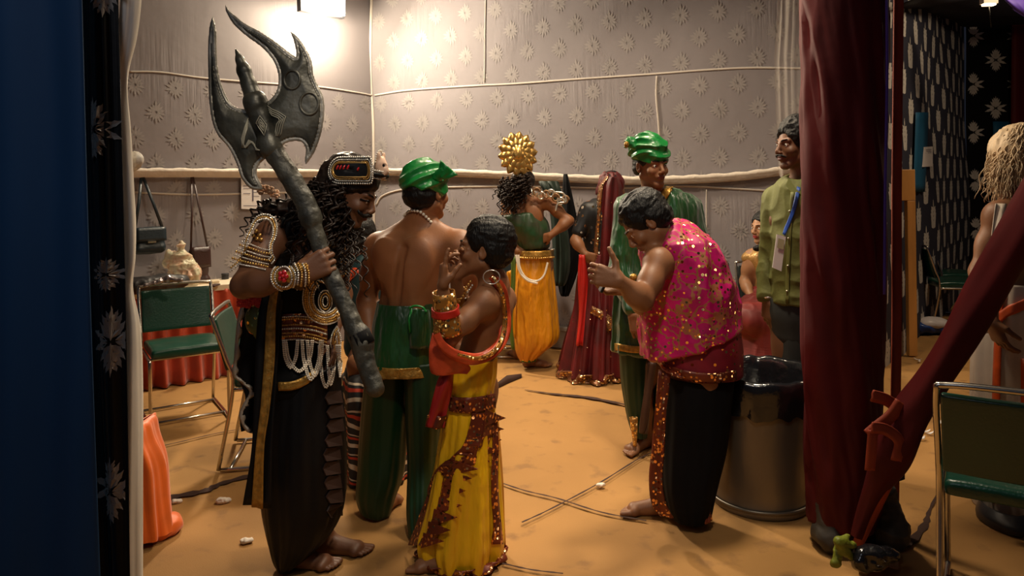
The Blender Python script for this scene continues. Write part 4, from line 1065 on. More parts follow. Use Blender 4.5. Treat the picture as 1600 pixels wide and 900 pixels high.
def band(name, proj, a, b, mt, parent, d=3., lift=.004, thick=.003, n=6):
    """cloth band between two pixel polylines on a surface"""
    A = px_line(proj, a, lift, d, n); B = px_line(proj, b, lift, d, n); m = min(len(A), len(B))
    g = [[A[i]*(1-t)+B[i]*t for t in np.linspace(0, 1, 5)] for i in range(m)]
    g = [[proj_keep(proj, p, lift) for p in row] for row in g]
    o = MB().sheet(g).build(name, mt, parent); solid(o, thick); return o
def proj_keep(proj, p, lift):
    r = p-V3(0, 0, HC); h = proj.t.ray_cast(Vector((0, 0, HC)), Vector(nrm(r)))
    if h[0] is None: return p
    q = np.array(h[0]); 
    if np.linalg.norm(q-p) > .08: return p
    return q-nrm(r)*lift
def floor_z(p, z=.0):
    p = np.array(p); p[2] = z; return p
def person(label, at, group=None):
    return root('person', (at[0], at[1], 0), label, 'person', group)
# ================================================================ the axe carrier
s = 1.0
W = person('person in black and gold beaded costume with long curly hair, carrying the huge axe', P(470, 880, 2.88))
S = Sdf(.004)
pel, chest, neck = P(474, 585, 2.92), P(478, 440, 2.9), P(500, 352, 2.88)
shR, shL = P(424, 372, 2.74), P(520, 378, 3.04); elR, wrR = P(381, 446, 2.62), P(468, 430, 2.53)
elL, wrL = P(535, 460, 3.12), P(520, 520, 2.95)
torso(S, pel, chest, neck, shL, shR, s)
hc = P(546, 300, 2.83); hf = V3(.9, -.1, -.42); H, R = head(S, hc, hf, 1.0, u=nrm(V3(.35, 0, 1)), neck=neck)
arm(S, shR, elR, wrR, 1.12); arm(S, shL, elL, wrL, 1.)
shaft_a, shaft_b = P(440, 262, 2.60), P(586, 606, 2.50); sd = nrm(shaft_b-shaft_a)
grip = P(507, 408, 2.575)
hd = nrm(grip-V3(0, .03, 0)-wrR); hd = nrm(hd+V3(.1, 0, 0)); hand(S, wrR, hd, V3(-.05, 1, -.05), False, (1.05, 1.05, 1.05, 1.05), 1.12, thumb=(.55, .3, .7), thumb_dir2=V3(.5, .3, .6))
hand(S, wrL, V3(.2, -.4, -1), V3(-1, 0, 0), True)
for hx, ax, kx in ((456, on_floor(452, 884), 450), (492, on_floor(505, 862), 512)):
    a = ax+UP*.075; leg(S, P(hx, 615, 2.92), P(kx, 740, 2.9), a, floor_z(ax+V3(.2, -.02, 0)), 1.)
body = S.mesh('body', M['skin_dark'], W, tint=head_tint(hc, R, 1.0)); face_bits(W, H, R, 1.0)
# moustache and beard
mb = MB()
for q in (-1, 1):
    mb.tube([H(0, .108, -.049), H(q*.018, .108, -.05), H(q*.034, .098, -.056), H(q*.05, .082, -.05), H(q*.056, .072, -.038)], [.006, .0085, .008, .006, .002], 8)
mb.build('moustache', M['hair'], W)
S = Sdf(.004); S.ell(H(0, .075, -.108), (.02, .016, .015), R)
for q in (-1, 1): S.cap(H(q*.062, .01, -.04), H(q*.03, .06, -.1), .012, .014, .02)
S.mesh('beard', M['hair'], W, disp=lambda p: .002*folds(p, 60, 1))
# curly hair and top wig
S = Sdf(.004); S.ell(H(0, -.02, .052), (.088, .108, .088), R, k=.02).ell(H(0, -.07, -.03), (.08, .06, .1), R, k=.04)
S.ell(H(0, .115, -.03), (.09, .07, .085), R, k=.02, sub=True)
hr = S.mesh('wig', M['hair_b'], W, disp=lambda p: .007*folds(p, 22, 3, (1, 1, 1)))
mb = MB(); rr = random.Random(3)
for i in range(150):
    a = rr.uniform(-2.7, .5)          # round the back of the head
    x = math.cos(a)*.09; side = 1 if i % 3 else -1
    th = rr.uniform(.15, 1.0)*math.pi; sx = rr.choice((-1, 1, -1)); st = H(.085*math.cos(th)*1., -.11*math.sin(th)+.02, rr.uniform(-.07, .05))
    out = nrm(st-hc); lock(mb, st, out*.5+V3(-.25, -.05, -.6), rr.uniform(.16, .34), .0055, rr.uniform(.009, .016), rr.uniform(3, 6), i)
for i in range(26):                    # locks falling over the chest
    st = H(rr.choice((-1, -1, 1))*.075, rr.uniform(-.03, .03), rr.uniform(-.06, -.02)); lock(mb, st, V3(.12, -.12, -1)+.3*V3(rr.uniform(-1, 1), rr.uniform(-1, 1), 0), rr.uniform(.2, .36), .005, .011, 6, 500+i, grav=.9)
for i in range(30):                    # fringe on the shoulders
    st = P(rr.uniform(405, 500), rr.uniform(305, 335), rr.uniform(2.84, 2.95)); lock(mb, st, V3(-.6, 0, -.5), rr.uniform(.1, .2), .005, .012, 4, 800+i)
mb.build('curly_hair', M['hair_b'], W)
S = Sdf(.005)
for i in range(8): S.ell(P(425+i*11, 328-i*1.5, 2.88), (.03, .04, .022), k=.02)
S.mesh('fur_collar', M['hair_b'], W, disp=lambda p: .008*folds(p, 26, 3, (1, 1, 1)))
mb = MB(); rr = random.Random(31)
for i in range(12):
    c = P(405+i*2.6, 293+i*1.1+rr.uniform(-4, 4), 2.80+rr.uniform(-.02, .02)); q_ = rr.random()*3
    for k in range(4): mb.ball(c+.009*V3(math.cos(k*1.57+q_), rr.uniform(-.8, .3), math.sin(k*1.57+q_)), (rr.uniform(.004, .011), .004, rr.uniform(.004, .009)), 6, 4)
mb.build('flower_string', mat('cream_flower', (.8, .5, .32), .6), W)
# crown band: stadium shaped bead plate on the temple
hb = Proj(hr, body)
u_ = lambda x, z: P(x, z, 2.745)
MBk = MB()
def crown_pt(px, py, off=0.):
    q = ((P(px, py, 2.75)-hc)@R); z = q[2]; y = np.clip(q[1], -.118, .118)
    x = -.1*math.sqrt(max(0, 1-(y/.13)**2)); return hc+R@V3(x-off, y, z)
def stad(x0, x1, y0, y1, n=20):
    r = (y1-y0)/2; cy = (y0+y1)/2; o = []
    for i in range(n+1): a = math.pi/2+math.pi*i/n; o.append((x0+r+r*math.cos(a), cy-r*math.sin(a)))
    for i in range(n+1): a = -math.pi/2+math.pi*i/n; o.append((x1-4+4*math.cos(a), cy-r*math.sin(a)))
    return o
g = []
for t in np.linspace(0, 1, 5):
    g.append([crown_pt(548+(x-548)*(.05+.95*t), 265+(y-265)*(.05+.95*t), .002) for x, y in stad(513, 584, 246, 287)])
o = MB().sheet(g, closed_u=True).build('headband_plate', M['black_satin'], W); solid(o, .008)
mb = MB()
def ring_beads(ol, r, off, m=0, gap=1.9):
    q = [crown_pt(x, y, off) for x, y in ol]; mb.beads(q, r, gap, m, closed=True)
ring_beads(stad(513, 584, 246, 287), .0042, .006, 0); ring_beads(stad(517, 582, 250, 283), .003, .008, 0); ring_beads(stad(520, 580, 253, 280), .0024, .008, 1)
mb.tube([crown_pt(x, y, .008) for x, y in stad(522, 578, 255, 277)], .003, 6, m=1, closed=True)
mb.build('headband_beads', [M['silver'], M['gold']], W)
for i, x in enumerate((529, 534.5, 540.5, 547)):
    MB().ball(crown_pt(x, 262, .006), (.005, .004, .0105), 10, 6, R=R).build('red_gem', M['ruby'], W)
MB().ball(crown_pt(563, 265, .006), (.009, .004, .0085), 10, 6, R=R).build('red_gem', M['ruby'], W)
# back of the band round the head
mb = MB(); pts = []
for i in range(48):
    a = 2*math.pi*i/48; pts.append(H(.098*math.cos(a), -.005+.112*math.sin(a), .084+.03*math.sin(a)))
mb.tube(pts, .009, 8, closed=True, flat=1.); mb.beads([p+R[:, 2]*.014 for p in pts], .0045, 2.1, 1, closed=True).beads([p-R[:, 2]*.014 for p in pts], .0045, 2.1, 1, closed=True)
mb.build('headband', [M['black_satin'], M['silver']], W)
# small skull-like face ornament on the brow
S = Sdf(.003); fc = P(594, 262, 2.80); of = nrm(V3(.9, -.3, -.1)); l_, f_, u2_ = frame(of); Rq = np.stack([l_, f_, u2_], 1)
Q = lambda x, y, z: fc+Rq@V3(x, y, z)
S.ell(Q(0, 0, .01), (.028, .022, .034), Rq).ell(Q(0, .012, -.025), (.018, .016, .022), Rq).cap(Q(0, .022, .01), Q(0, .03, -.01), .005, .006)
for q in (-1, 1): S.ell(Q(q*.012, .026, .01), (.007, .01, .006), Rq, k=.004, sub=True).ell(Q(q*.02, .0, .045), (.008, .007, .014), Rq, k=.01)
S.ell(Q(0, .03, -.03), (.011, .008, .003), Rq, k=.003, sub=True)
orn = S.mesh('mask_ornament', mat('ivory', (.75, .5, .36), .5, var=.2), W)
mb = MB()
for q in (-1, 1): mb.ball(Q(q*.012, .02, .01), .0055, 8, 6)
mb.build('ornament_eye', M['black_cloth'], W)
MB().beads([Q(.03*math.cos(t), -.006, .02+.045*math.sin(t)) for t in np.linspace(0, math.pi, 12)], .004).build('ornament_beads', M['pearl'], W)
# forehead paint and eye liner are part of the make-up
mb = MB()
for q in (-1, 1): MB().tube([H(q*.058, .066, .0), H(q*.046, .083, .0), H(q*.031, .0925, .003), H(q*.017, .0925, -.001)], [.003, .003, .003, .002], 6).build('eyeliner', M['black_cloth'], W)
# earring
MB().beads([H(-.082, .0, -.045-.008*i) for i in range(4)], .006).build('earring', M['gold'], W)
# added vest shell, its black stands in for shade on the torso
S = Sdf(.005); l = nrm(shL-shR); u = nrm(neck-pel); f = nrm(np.cross(l, u)); Rt = np.stack([l, f, np.cross(l, f)*-1 if False else u], 1)
S.ell(pel*.55+chest*.45, V3(.14, .107, .14), Rt, k=.05).ell(chest, V3(.162, .117, .165), Rt, k=.05).ell(chest*.55+neck*.45, V3(.135, .1, .1), Rt, k=.05).ell(pel, (.165, .12, .12), Rt, k=.05)
S.clip(neck-UP*.015, (0, 0, 1), .01)
vest = S.mesh('torso_shade_vest', M['black_cloth'], W, disp=lambda p: .003*folds(p, 9, 2))
# dhoti
dh = loft('black_dhoti', [(570, 432, 528, 2.92, .135), (620, 422, 533, 2.92, .15), (680, 414, 538, 2.92, .165), (740, 411, 540, 2.92, .17), (790, 414, 536, 2.92, .165), (830, 421, 517, 2.92, .14), (862, 428, 488, 2.91, .1), (890, 437, 458, 2.9, .05)], M['black_satin'], W, pleat(9, .05, 3, 22, .02))
pv = Proj(vest, dh, body)
# brown stepped frill down the front of the dhoti
mb = MB()
for i in range(9):
    y = 612+i*22; x = 521+3*math.sin(i)
    q = [pv(x-9, y, .008), pv(x+9, y-2, .010), pv(x+11, y+17, .018), pv(x-10, y+20, .016), pv(x-14, y+10, .01)]
    mb.add(q, [(0, 1, 2, 3, 4)])
solid(mb.build('brown_frill', mat('brown_frill', (.03, .009, .004), .7), W, False), .006)
# black sash with gold border and its hanging end
def pxstrip(name, L_, Rr, mt, parent, d, thick=.004, wave=.006, n=7):
    A = spline([P(a, b, dd if dd else d) for a, b, *dd_ in L_ for dd in [dd_[0] if dd_ else None]], n); B = spline([P(a, b, dd if dd else d) for a, b, *dd_ in Rr for dd in [dd_[0] if dd_ else None]], n)
    g = []
    for i, (a, b) in enumerate(zip(A, B)):
        g.append([a*(1-t)+b*t+V3(0, wave*math.sin(t*7+i*.15), 0) for t in np.linspace(0, 1, 9)])
    o = MB().sheet(g).build(name, mt, parent); solid(o, thick); return o
pxstrip('black_sash', [(442, 340, 2.70), (420, 420, 2.72), (402, 500, 2.72), (398, 600, 2.70), (394, 700, 2.69), (380, 788, 2.70)], [(462, 345, 2.72), (450, 420, 2.74), (438, 500, 2.75), (432, 600, 2.72), (426, 700, 2.70), (424, 794, 2.70)], M['black_satin'], W, 2.7)
pxstrip('gold_border', [(432, 425, 2.705), (418, 480, 2.70), (413, 560, 2.69), (407, 640, 2.68), (400, 700, 2.675), (393, 792, 2.68)], [(441, 425, 2.705), (431, 480, 2.70), (429, 560, 2.69), (421, 640, 2.68), (413, 700, 2.675), (411, 795, 2.68)], M['gold_cloth'], W, 2.7, wave=.002)
pxstrip('side_cloth', [(382, 470, 2.8), (373, 530, 2.8), (366, 580, 2.8), (384, 620, 2.8), (378, 650, 2.8), (380, 672, 2.8)], [(418, 465, 2.8), (416, 530, 2.8), (412, 580, 2.8), (410, 620, 2.8), (408, 650, 2.8), (400, 675, 2.8)], M['black_cloth'], W, 2.8, wave=.02)
ln = spline([P(a, b, 2.785) for a, b in ((384, 466), (375, 490), (371, 520), (368, 560), (366, 585), (380, 598), (392, 612), (383, 630), (376, 650), (386, 672), (398, 676))], 8)
g = [[p+V3(-.004, -.004, 0), p+V3(.004+.006*abs(math.sin(i*1.3)), -.008, .004*math.sin(i)), p+V3(.012+.006*math.sin(i*.9), .0, 0)] for i, p in enumerate(ln)]
solid(MB().sheet(g).build('lace_edge', mat('silver_lace', (.5, .42, .34), .4, metal=.3, bump=.5, bscale=60), W), .003)
# red flowers and green-gold tassel behind the elbow
mb = MB(); rr = random.Random(5)
for i in range(20):
    c = P(376+rr.random()*44, 462+rr.random()*14, 2.78)
    for k in range(5): mb.ball(c+.009*V3(math.cos(k*1.26), -.4, math.sin(k*1.26)), (.008, .005, .008), 6, 4)
mb.build('red_flower_string', mat('red_flower', (.6, .02, .015), .5), W)
S = Sdf(.005); S.ell(P(402, 498, 2.8), (.045, .04, .06)).cap(P(402, 510, 2.8), P(407, 535, 2.8), .03, .012)
S.mesh('tassel', sequin('tassel_green', (.1, .12, .02), (.75, .5, .12), 70, .45, .5, .4), W)
# armlet
pa = Proj(body)
C2 = lambda cx, cy: (340+cx/3.1036, 210+cy/3.1036)
hs = [(120, 590), (130, 520), (155, 460), (185, 405), (225, 388), (265, 400), (285, 440), (282, 490), (262, 540), (262, 580), (272, 605), (258, 625)]
hs_in = [(150, 530), (170, 480), (205, 425), (235, 415), (258, 440), (252, 490), (225, 530), (215, 560)]
rows = [([C2(*p) for p in hs], .0042, 0, False), ([C2(p[0]+(200-p[0])*.10, p[1]+(520-p[1])*.09) for p in hs], .0034, 1, False), ([C2(p[0]+(200-p[0])*.2, p[1]+(520-p[1])*.18) for p in hs], .0042, 0, False)]
for k in range(7):
    y0 = 520+k*16; rows.append(([C2(118-k*9, y0), C2(165-k*7, y0+18), C2(215-k*2, y0+38), C2(262-k*5, y0+44)], .0046 if k % 2 else .0034, k % 2, False))
rows.append(([C2(60, 665), C2(85, 645), C2(118, 620)], .004, 0, False)); rows.append(([C2(66, 645), C2(90, 625), C2(118, 600)], .004, 1, False))
for c in ((190, 470), (205, 490), (178, 492), (193, 508), (210, 512)): rows.append(([C2(c[0], c[1]), C2(c[0]+3, c[1]+1)], .0075, 1, False))
bead_part('armlet', pa, rows, [M['silver'], M['gold']], W, 2.62, .008)
# bracer with red flower
rows = []
def oval(cx, cy, rx, ry, n=16): return [(cx+rx*math.cos(2*math.pi*i/n), cy+ry*math.sin(2*math.pi*i/n)) for i in range(n)]
for k, (rx, ry) in enumerate(((19, 19), (16.5, 16.5), (13.5, 14))): rows.append((oval(444, 433, rx, ry), .0042 if k != 1 else .003, k % 2, True))
for k, x in enumerate((462, 467, 473, 478)): rows.append(([(x, 413), (x+4, 425), (x+4, 440), (x+2, 452)], .0042, k % 2, False))
bead_part('bracer_beads', pa, rows, [M['silver'], M['gold']], W, 2.55, .010)
mb = MB(); fan = [pa(x, y, .007) for x, y in oval(444, 433, 18, 18, 24)]; mb.add(fan+[pa(444, 433, .009)], [(i, (i+1) % 24, 24) for i in range(24)]); solid(mb.build('bracer_plate', M['gold_cloth'], W), .005)
band('bracer_cuff', pa, [(456, 417), (470, 412), (482, 414)], [(456, 450), (470, 453), (482, 452)], M['gold_cloth'], W, 2.55, .008)
mb = MB()
for k in range(5): mb.ball(pa(444+5*math.cos(k*1.26), 432+5*math.sin(k*1.26), .014), (.009, .005, .009), 8, 5)
mb.ball(pa(444, 432, .018), .006); mb.build('bracer_flower', M['ruby'], W)
# necklace
rows = []
for k, x in enumerate((506, 512, 518, 524)): rows.append(([(x-4, 352), (x, 375), (x+1, 400), (x+1, 425)], .004, k % 2, False))
for k in range(9): rows.append(([(503, 352+k*9), (512, 356+k*9), (524, 352+k*9)], .005, (k+1) % 2, False))
bead_part('necklace', Proj(vest), rows, [M['silver'], M['gold']], W, 2.78, .085)
# straps and medallion
bead_part('silver_strap', Proj(vest), [([(457, 352), (458, 375), (455, 405), (453, 430)], .0045, 0, False), ([(461, 352), (462, 375), (459, 405), (457, 430)], .0035, 1, False)], [M['silver'], M['pearl']], W, 2.75, .012)
def arc(cx, cy, rx, ry, a0, a1, n=12): return [(cx+rx*math.cos(math.radians(a0+(a1-a0)*i/n)), cy+ry*math.sin(math.radians(a0+(a1-a0)*i/n))) for i in range(n+1)]
rows = []
for k in range(6): rows.append((arc(507, 465, 35-k*3.2, 42-k*3.6, 45, 235), .0045 if k % 3 else .0034, [0, 1, 1, 0, 1, 0][k], False))
for k in range(3): rows.append((oval(506, 470, 10-k*3, 17-k*4.5), .0036, k % 2, True))
for k in range(4): rows.append(([(494+k*5, 437+k*2), (505+k*5, 440+k*3), (517+k*3, 452+k*3)], .004, k % 2, False))
pv = Proj(vest, dh)
bead_part('medallion', pv, rows, [M['silver'], M['gold']], W, 2.74, .014)
mb = MB(); o_ = arc(507, 465, 34, 41, 45, 235, 20); i_ = arc(507, 465, 18, 23, 45, 235, 20)
mb.sheet([[pv(a[0]*(1-t)+b[0]*t, a[1]*(1-t)+b[1]*t, .010) for t in (0, .33, .66, 1)] for a, b in zip(o_, i_)]); solid(mb.build('medallion_plate', M['gold_cloth'], W), .003)
# belt
rows = []
for k, y in enumerate((493, 497, 507, 513, 520, 525, 530)): rows.append(([(443, y+1), (465, y), (487, y+3), (508, y+9)], .0042 if k % 2 else .0034, [0, 1, 1, 0, 1, 1, 0][k], False))
bead_part('belt_beads', pv, rows, [M['silver'], M['gold']], W, 2.76, .012)
band('belt', pv, [(441, 490), (465, 489), (487, 492), (510, 500)], [(441, 532), (465, 530), (487, 532), (510, 542)], M['brown_seq'], W, 2.76, .007)
rows = []
for k in range(3): rows.append(([(523, 510+k*3), (516+k*3, 522), (514+k*3, 540), (522, 559-k*4), (531-k*2, 545), (532-k*3, 525)], .0036, k % 2, True))
rows.append(([(523, 525), (523, 545)], .005, 1, False))
bead_part('teardrop_pendant', pv, rows, [M['silver'], M['gold']], W, 2.75, .016)
rows = []
for (x0, x1, dy) in ((443, 466, 44), (446, 488, 50), (470, 500, 62), (478, 503, 56), (496, 520, 66), (508, 522, 62), (525, 532, 50)):
    y0 = 532 if x0 < 490 else 540
    rows.append(([(x0, y0), (x0+(x1-x0)*.12, y0+dy*.6), (x0+(x1-x0)*.5, y0+dy*1.0), (x0+(x1-x0)*.88, y0+dy*.6), (x1, y0)], .004, 0, False))
    rows.append(([(x0+2.5, y0), (x0+2.5+(x1-x0)*.12, y0+dy*.55), (x0+(x1-x0)*.5, y0+dy*.94), (x0-2.5+(x1-x0)*.88, y0+dy*.55), (x1-2.5, y0)], .004, 0, False))
bead_part('pearl_loops', pv, rows, [M['pearl']], W, 2.74, .014)
band('gold_hip_band', pv, [(435, 597), (455, 596), (475, 588), (492, 574)], [(436, 610), (457, 609), (478, 601), (495, 586)], M['gold_cloth'], W, 2.74, .008)

# ---------------------------------------------------------------- the axe
M['axe'] = mat('worn_grey_metal', (.13, .125, .1), .42, metal=.4, var=.7, vscale=9, col2=(.022, .022, .018), bump=.7, bscale=16)
M['axe_edge'] = mat('silvered_edge', (.62, .58, .5), .38, metal=.45, var=.75, vscale=9, col2=(.16, .15, .12), bump=.3)
M['axe_line'] = mat('engraving', (.4, .38, .3), .5, metal=.3)
A0 = shaft_a; AX = root('giant_axe', tuple(shaft_b), 'huge dark grey double-bladed fantasy axe held upright by the long-haired performer', 'axe')
C1 = lambda cx, cy: (300+cx/2.8125, cy/2.8125)
da = 2.61
def blade(outline, name, edge_pts, bulge=.022):
    q = [C1(*p) for p in outline]; pts = [P(a, b, da) for a, b in q]
    # shape with thickness falling to the rim: outline inset rings
    c = np.array(pts); n = len(c); poly = c[:, [0, 2]]
    from mathutils.geometry import tessellate_polygon
    # dense interior points
    lo = poly.min(0); hi = poly.max(0); st = .0075
    X = np.arange(lo[0], hi[0]+st, st); Z = np.arange(lo[1], hi[1]+st, st); GX, GZ = np.meshgrid(X, Z, indexing='ij'); Q = np.stack([GX.ravel(), GZ.ravel()], 1)
    dist = np.full(len(Q), 9.); ins = np.zeros(len(Q), bool)
    for i in range(n):
        a = poly[i]; b = poly[(i+1) % n]; ab = b-a; t = np.clip(((Q-a)@ab)/max(ab@ab, 1e-12), 0, 1); dist = np.minimum(dist, np.linalg.norm(Q-a-t[:, None]*ab, axis=1))
        cr = ((a[1] > Q[:, 1]) != (b[1] > Q[:, 1])) & (Q[:, 0] < (b[0]-a[0])*(Q[:, 1]-a[1])/((b[1]-a[1]) if abs(b[1]-a[1]) > 1e-9 else 1e-9)+a[0]); ins ^= cr
    sd_ = np.where(ins, -dist, dist).reshape(GX.shape)
    # thickness field -> volume
    v = .004; ny = 17; X = np.arange(lo[0]-.02, hi[0]+.02, v); Z = np.arange(lo[1]-.02, hi[1]+.02, v)
    GX, GZ = np.meshgrid(X, Z, indexing='ij'); Q = np.stack([GX.ravel(), GZ.ravel()], 1); dist = np.full(len(Q), 9.); ins = np.zeros(len(Q), bool)
    for i in range(n):
        a = poly[i]; b = poly[(i+1) % n]; ab = b-a; t = np.clip(((Q-a)@ab)/max(ab@ab, 1e-12), 0, 1); dist = np.minimum(dist, np.linalg.norm(Q-a-t[:, None]*ab, axis=1))
        cr = ((a[1] > Q[:, 1]) != (b[1] > Q[:, 1])) & (Q[:, 0] < (b[0]-a[0])*(Q[:, 1]-a[1])/((b[1]-a[1]) if abs(b[1]-a[1]) > 1e-9 else 1e-9)+a[0]); ins ^= cr
    D = np.where(ins, dist, -dist).reshape(GX.shape)
    T = np.where(D < .010, D*.8, .008)+np.where((D > .016), np.clip(D-.016, 0, .03)*.35, 0)+np.where((D > .010) & (D < .016), -.004, 0)
    Y = np.arange(-ny//2, ny//2+2)*v
    G = (np.abs(Y)[None, :, None]-np.minimum(T, bulge)[:, None, :]).astype(np.float32)
    g = openvdb.FloatGrid(.2); g.copyFromArray(np.clip(G, -.1, .1)); p, t_, qd = g.convertToPolygons(0., 0.)
    p = p.astype(float)*v+np.array([X[0], da+Y[0], Z[0]]); qd = qd[:, ::-1].astype(np.int64)
    a = p[qd[:, 0]]; b = p[qd[:, 1]]; c_ = p[qd[:, 2]]
    if (np.cross(b-a, c_-a)[:, 1]*(a[:, 1]-da)).sum() < 0: qd = qd[:, ::-1]
    cen = p[qd].mean(1); ix = np.clip(((cen[:, 0]-X[0])/v).round().astype(int), 0, len(X)-1); iz = np.clip(((cen[:, 2]-Z[0])/v).round().astype(int), 0, len(Z)-1)
    mi = (D[ix, iz] < .014).astype(int)
    return mk(name, p, qd, [M['axe'], M['axe_edge']], AX, mi)
def dense(o, n=5):
    q = spline([np.array([a, b, 0.]) for a, b in o], n); return [(p[0], p[1]) for p in q]
ol = dense([(90, 70), (76, 120), (69, 220), (70, 330), (74, 430), (85, 520), (110, 590), (160, 650), (195, 720), (215, 780), (250, 825), (285, 838), (314, 832)])+dense([(300, 800), (285, 765), (295, 725), (335, 690), (372, 668), (350, 600), (300, 520), (262, 485), (225, 478), (180, 462), (150, 420), (125, 350), (112, 270), (108, 150), (98, 90)])
blade(ol, 'left_blade', None)
orr = dense([(143, 12), (165, 45), (230, 100), (300, 138), (370, 185), (425, 228), (456, 250)])+dense([(458, 235), (448, 185), (429, 133)])[:-1]+dense([(429, 133), (468, 165), (500, 210), (526, 265), (535, 330), (555, 375), (576, 420), (583, 470), (578, 540), (562, 610), (533, 680), (497, 730)])[:-1]+dense([(497, 730), (496, 690), (500, 655), (480, 625), (440, 622), (405, 635), (372, 668), (350, 600), (318, 500), (322, 455), (350, 430), (374, 390), (378, 330), (358, 270), (310, 212), (240, 160), (180, 105), (148, 50)])
blade(orr, 'right_blade', None)
# socket, spike and shaft
def axpt(cx, cy, dy=0.): return P(*C1(cx, cy), da+dy)
S = Sdf(.004); S.cap(axpt(277, 450), axpt(348, 640), .038, .037, .005); S.cap(axpt(277, 446), axpt(283, 462), .042, k=.004); S.cap(axpt(338, 628), axpt(346, 650), .043, k=.004)
S.mesh('socket', M['axe'], AX, disp=lambda p: .001*folds(p, 20, 2))
sp = dense([(188, 208), (235, 250), (262, 300), (280, 350), (300, 420), (262, 440), (232, 400), (212, 345), (196, 280)], 4)
S = Sdf(.004); S.chain([axpt(191, 215), axpt(210, 262), axpt(228, 310), axpt(250, 370), axpt(272, 432)], [.003, .014, .024, .026, .033], .01)
S.cap(axpt(205, 225, -.03), axpt(285, 395, -.04), .008, .012, .004, sub=True)
S.mesh('top_spike', M['axe'], AX)
pts = [axpt(345, 645), P(478, 320, 2.6), P(507, 408, 2.585), P(545, 490, 2.55), shaft_b]
S = Sdf(.004); sp_ = spline(pts, 10)
for i in range(len(sp_)-1):
    r = .033 if i < 12 else (.027 if i < 30 else .03); S.cap(sp_[i], sp_[i+1], r*(1-.0), r, .006)
S.cap(P(484, 336, 2.595), P(487, 343, 2.595), .037, k=.004).cap(P(560, 522, 2.535), P(568, 538, 2.53), .037, k=.006)
S.mesh('shaft', mat('gnarled_shaft', (.09, .085, .065), .5, metal=.25, var=.7, vscale=14, col2=(.02, .02, .017), bump=.7, bscale=28), AX, disp=lambda p: .0025*folds(p, 25, 8, (1, 1, .5)))
MB().tube([P(560, 520, 2.535), P(569, 540, 2.53)], .04, 14).build('cloth_binding', M['black_cloth'], AX)
# engraved diamonds and meander lines
pxp = Proj(*[o for o in bpy.data.objects if o.parent == AX and o.type == 'MESH'])
mb = MB()
for k in (1, .6, .28):
    o_ = [(304-22*k, 545-4*k), (300-2*k, 545-36*k), (304+24*k, 548+2*k), (312+6*k, 550+46*k)]
    mb.tube([pxp(*C1(*p), .003) for p in [tuple(np.array(o_[i])*(1-t)+np.array(o_[(i+1) % 4])*t) for i in range(4) for t in (0, .33, .66)]], .0022, 5, closed=True)
mb.build('diamond_engraving', M['axe_line'], AX)
mb = MB()
for k in range(5):
    e = k*10
    mb.tube([pxp(*C1(*p), .003) for p in ((248-e*.1, 520+e), (232, 560+e*1.0), (218+e*.25, 610+e*.7), (222+e*.5, 650), (235+e*.4, 645-e*.3), (250+e*.4, 615+e*.2), (262+e*.35, 625+e*.3), (285-e*.1, 655+e*.1), (298, 660))], .0022, 5)
for k in range(4):
    e = k*9
    mb.tube([pxp(*C1(*p), .003) for p in ((330+e*.3, 465+e), (352, 480+e), (380, 492+e), (412-e, 512+e*.6), (400-e, 545), (392-e, 585-e*.2), (385-e*.6, 600))], .0022, 5)
mb.build('meander_engraving', M['axe_line'], AX)
mb = MB()
for cx, cy, r in ((440, 350, 34), (515, 455, 40)):
    mb.tube([pxp(*C1(cx+r*math.cos(t), cy+r*1.2*math.sin(t)), .002) for t in np.linspace(0, 2*math.pi, 28, endpoint=False)], .005, 6, closed=True)
mb.build('round_boss', M['axe'], AX)
# ================================================================ bare-backed man in green turban
G = person('bare-backed person in green turban, green waist cloth and dark green trousers, seen from behind', P(630, 815, 3.35))
S = Sdf(.0045); s = 1.02
pel, chest, neck = P(632, 530, 3.41), P(646, 425, 3.34), P(656, 352, 3.32)
shL, shR = P(590, 388, 3.40), P(722, 385, 3.24)
torso(S, pel, chest, neck, shL, shR, 1.12, back=True)
hc = P(667, 300, 3.3); H, R = head(S, hc, V3(.62, .78, -.04), 1.0, neck=neck)
arm(S, shL, P(573, 470, 3.42), P(579, 540, 3.28), 1.12); hand(S, P(579, 540, 3.28), V3(.1, -.2, -1), V3(1, 0, 0), True, s=1.)
arm(S, shR, P(736, 465, 3.3), P(718, 540, 3.22), 1.08); hand(S, P(718, 540, 3.22), V3(-.2, -.3, -1), V3(-1, 0, 0), False)
aL, aR = on_floor(594, 806), on_floor(657, 832)
leg(S, P(610, 570, 3.4), P(600, 690, 3.39), aL+UP*.075, aL+V3(.03, .1, 0)); leg(S, P(660, 570, 3.38), P(662, 700, 3.31), aR+UP*.075, aR+V3(.06, .1, 0))
gb = S.mesh('body', M['skin_warm'], G, tint=head_tint(hc, R, 1)); face_bits(G, H, R, 1)
hair_cap(H, R, 1, hc, G, .008, back=-.1)
turban(H, R, 1.0, hc, G, M['green_silk'], .35, .026, -.012, top=.0)
S = Sdf(.004)    # knot and pointed end
S.cap(P(684, 275, 3.22), P(694, 268, 3.2), .022, .018, .02); S.mesh('turban_knot', M['green_silk'], G, disp=lambda p: .004*folds(p, 28, 1, (1, 1, 1)))
g = []
for t in np.linspace(0, 1, 9):
    a = P(684+4*t, 272-22*t, 3.19); b = P(694+21*t, 282-9*t, 3.19)
    tip = P(697, 253, 3.2)
    g.append([a*(1-q)+b*q+V3(0, .014*math.sin(q*8+t*2), 0) for q in np.linspace(0, 1, 7)])
solid(MB().sheet(g).build('turban_tail', M['green_silk'], G), .005)
pg = Proj(gb)
bead_part('bead_necklace', pg, [([(633, 337), (641, 330), (655, 330), (665, 338), (673, 347)], .0075, 0, False)], [M['pearl']], G, 3.3, .006)
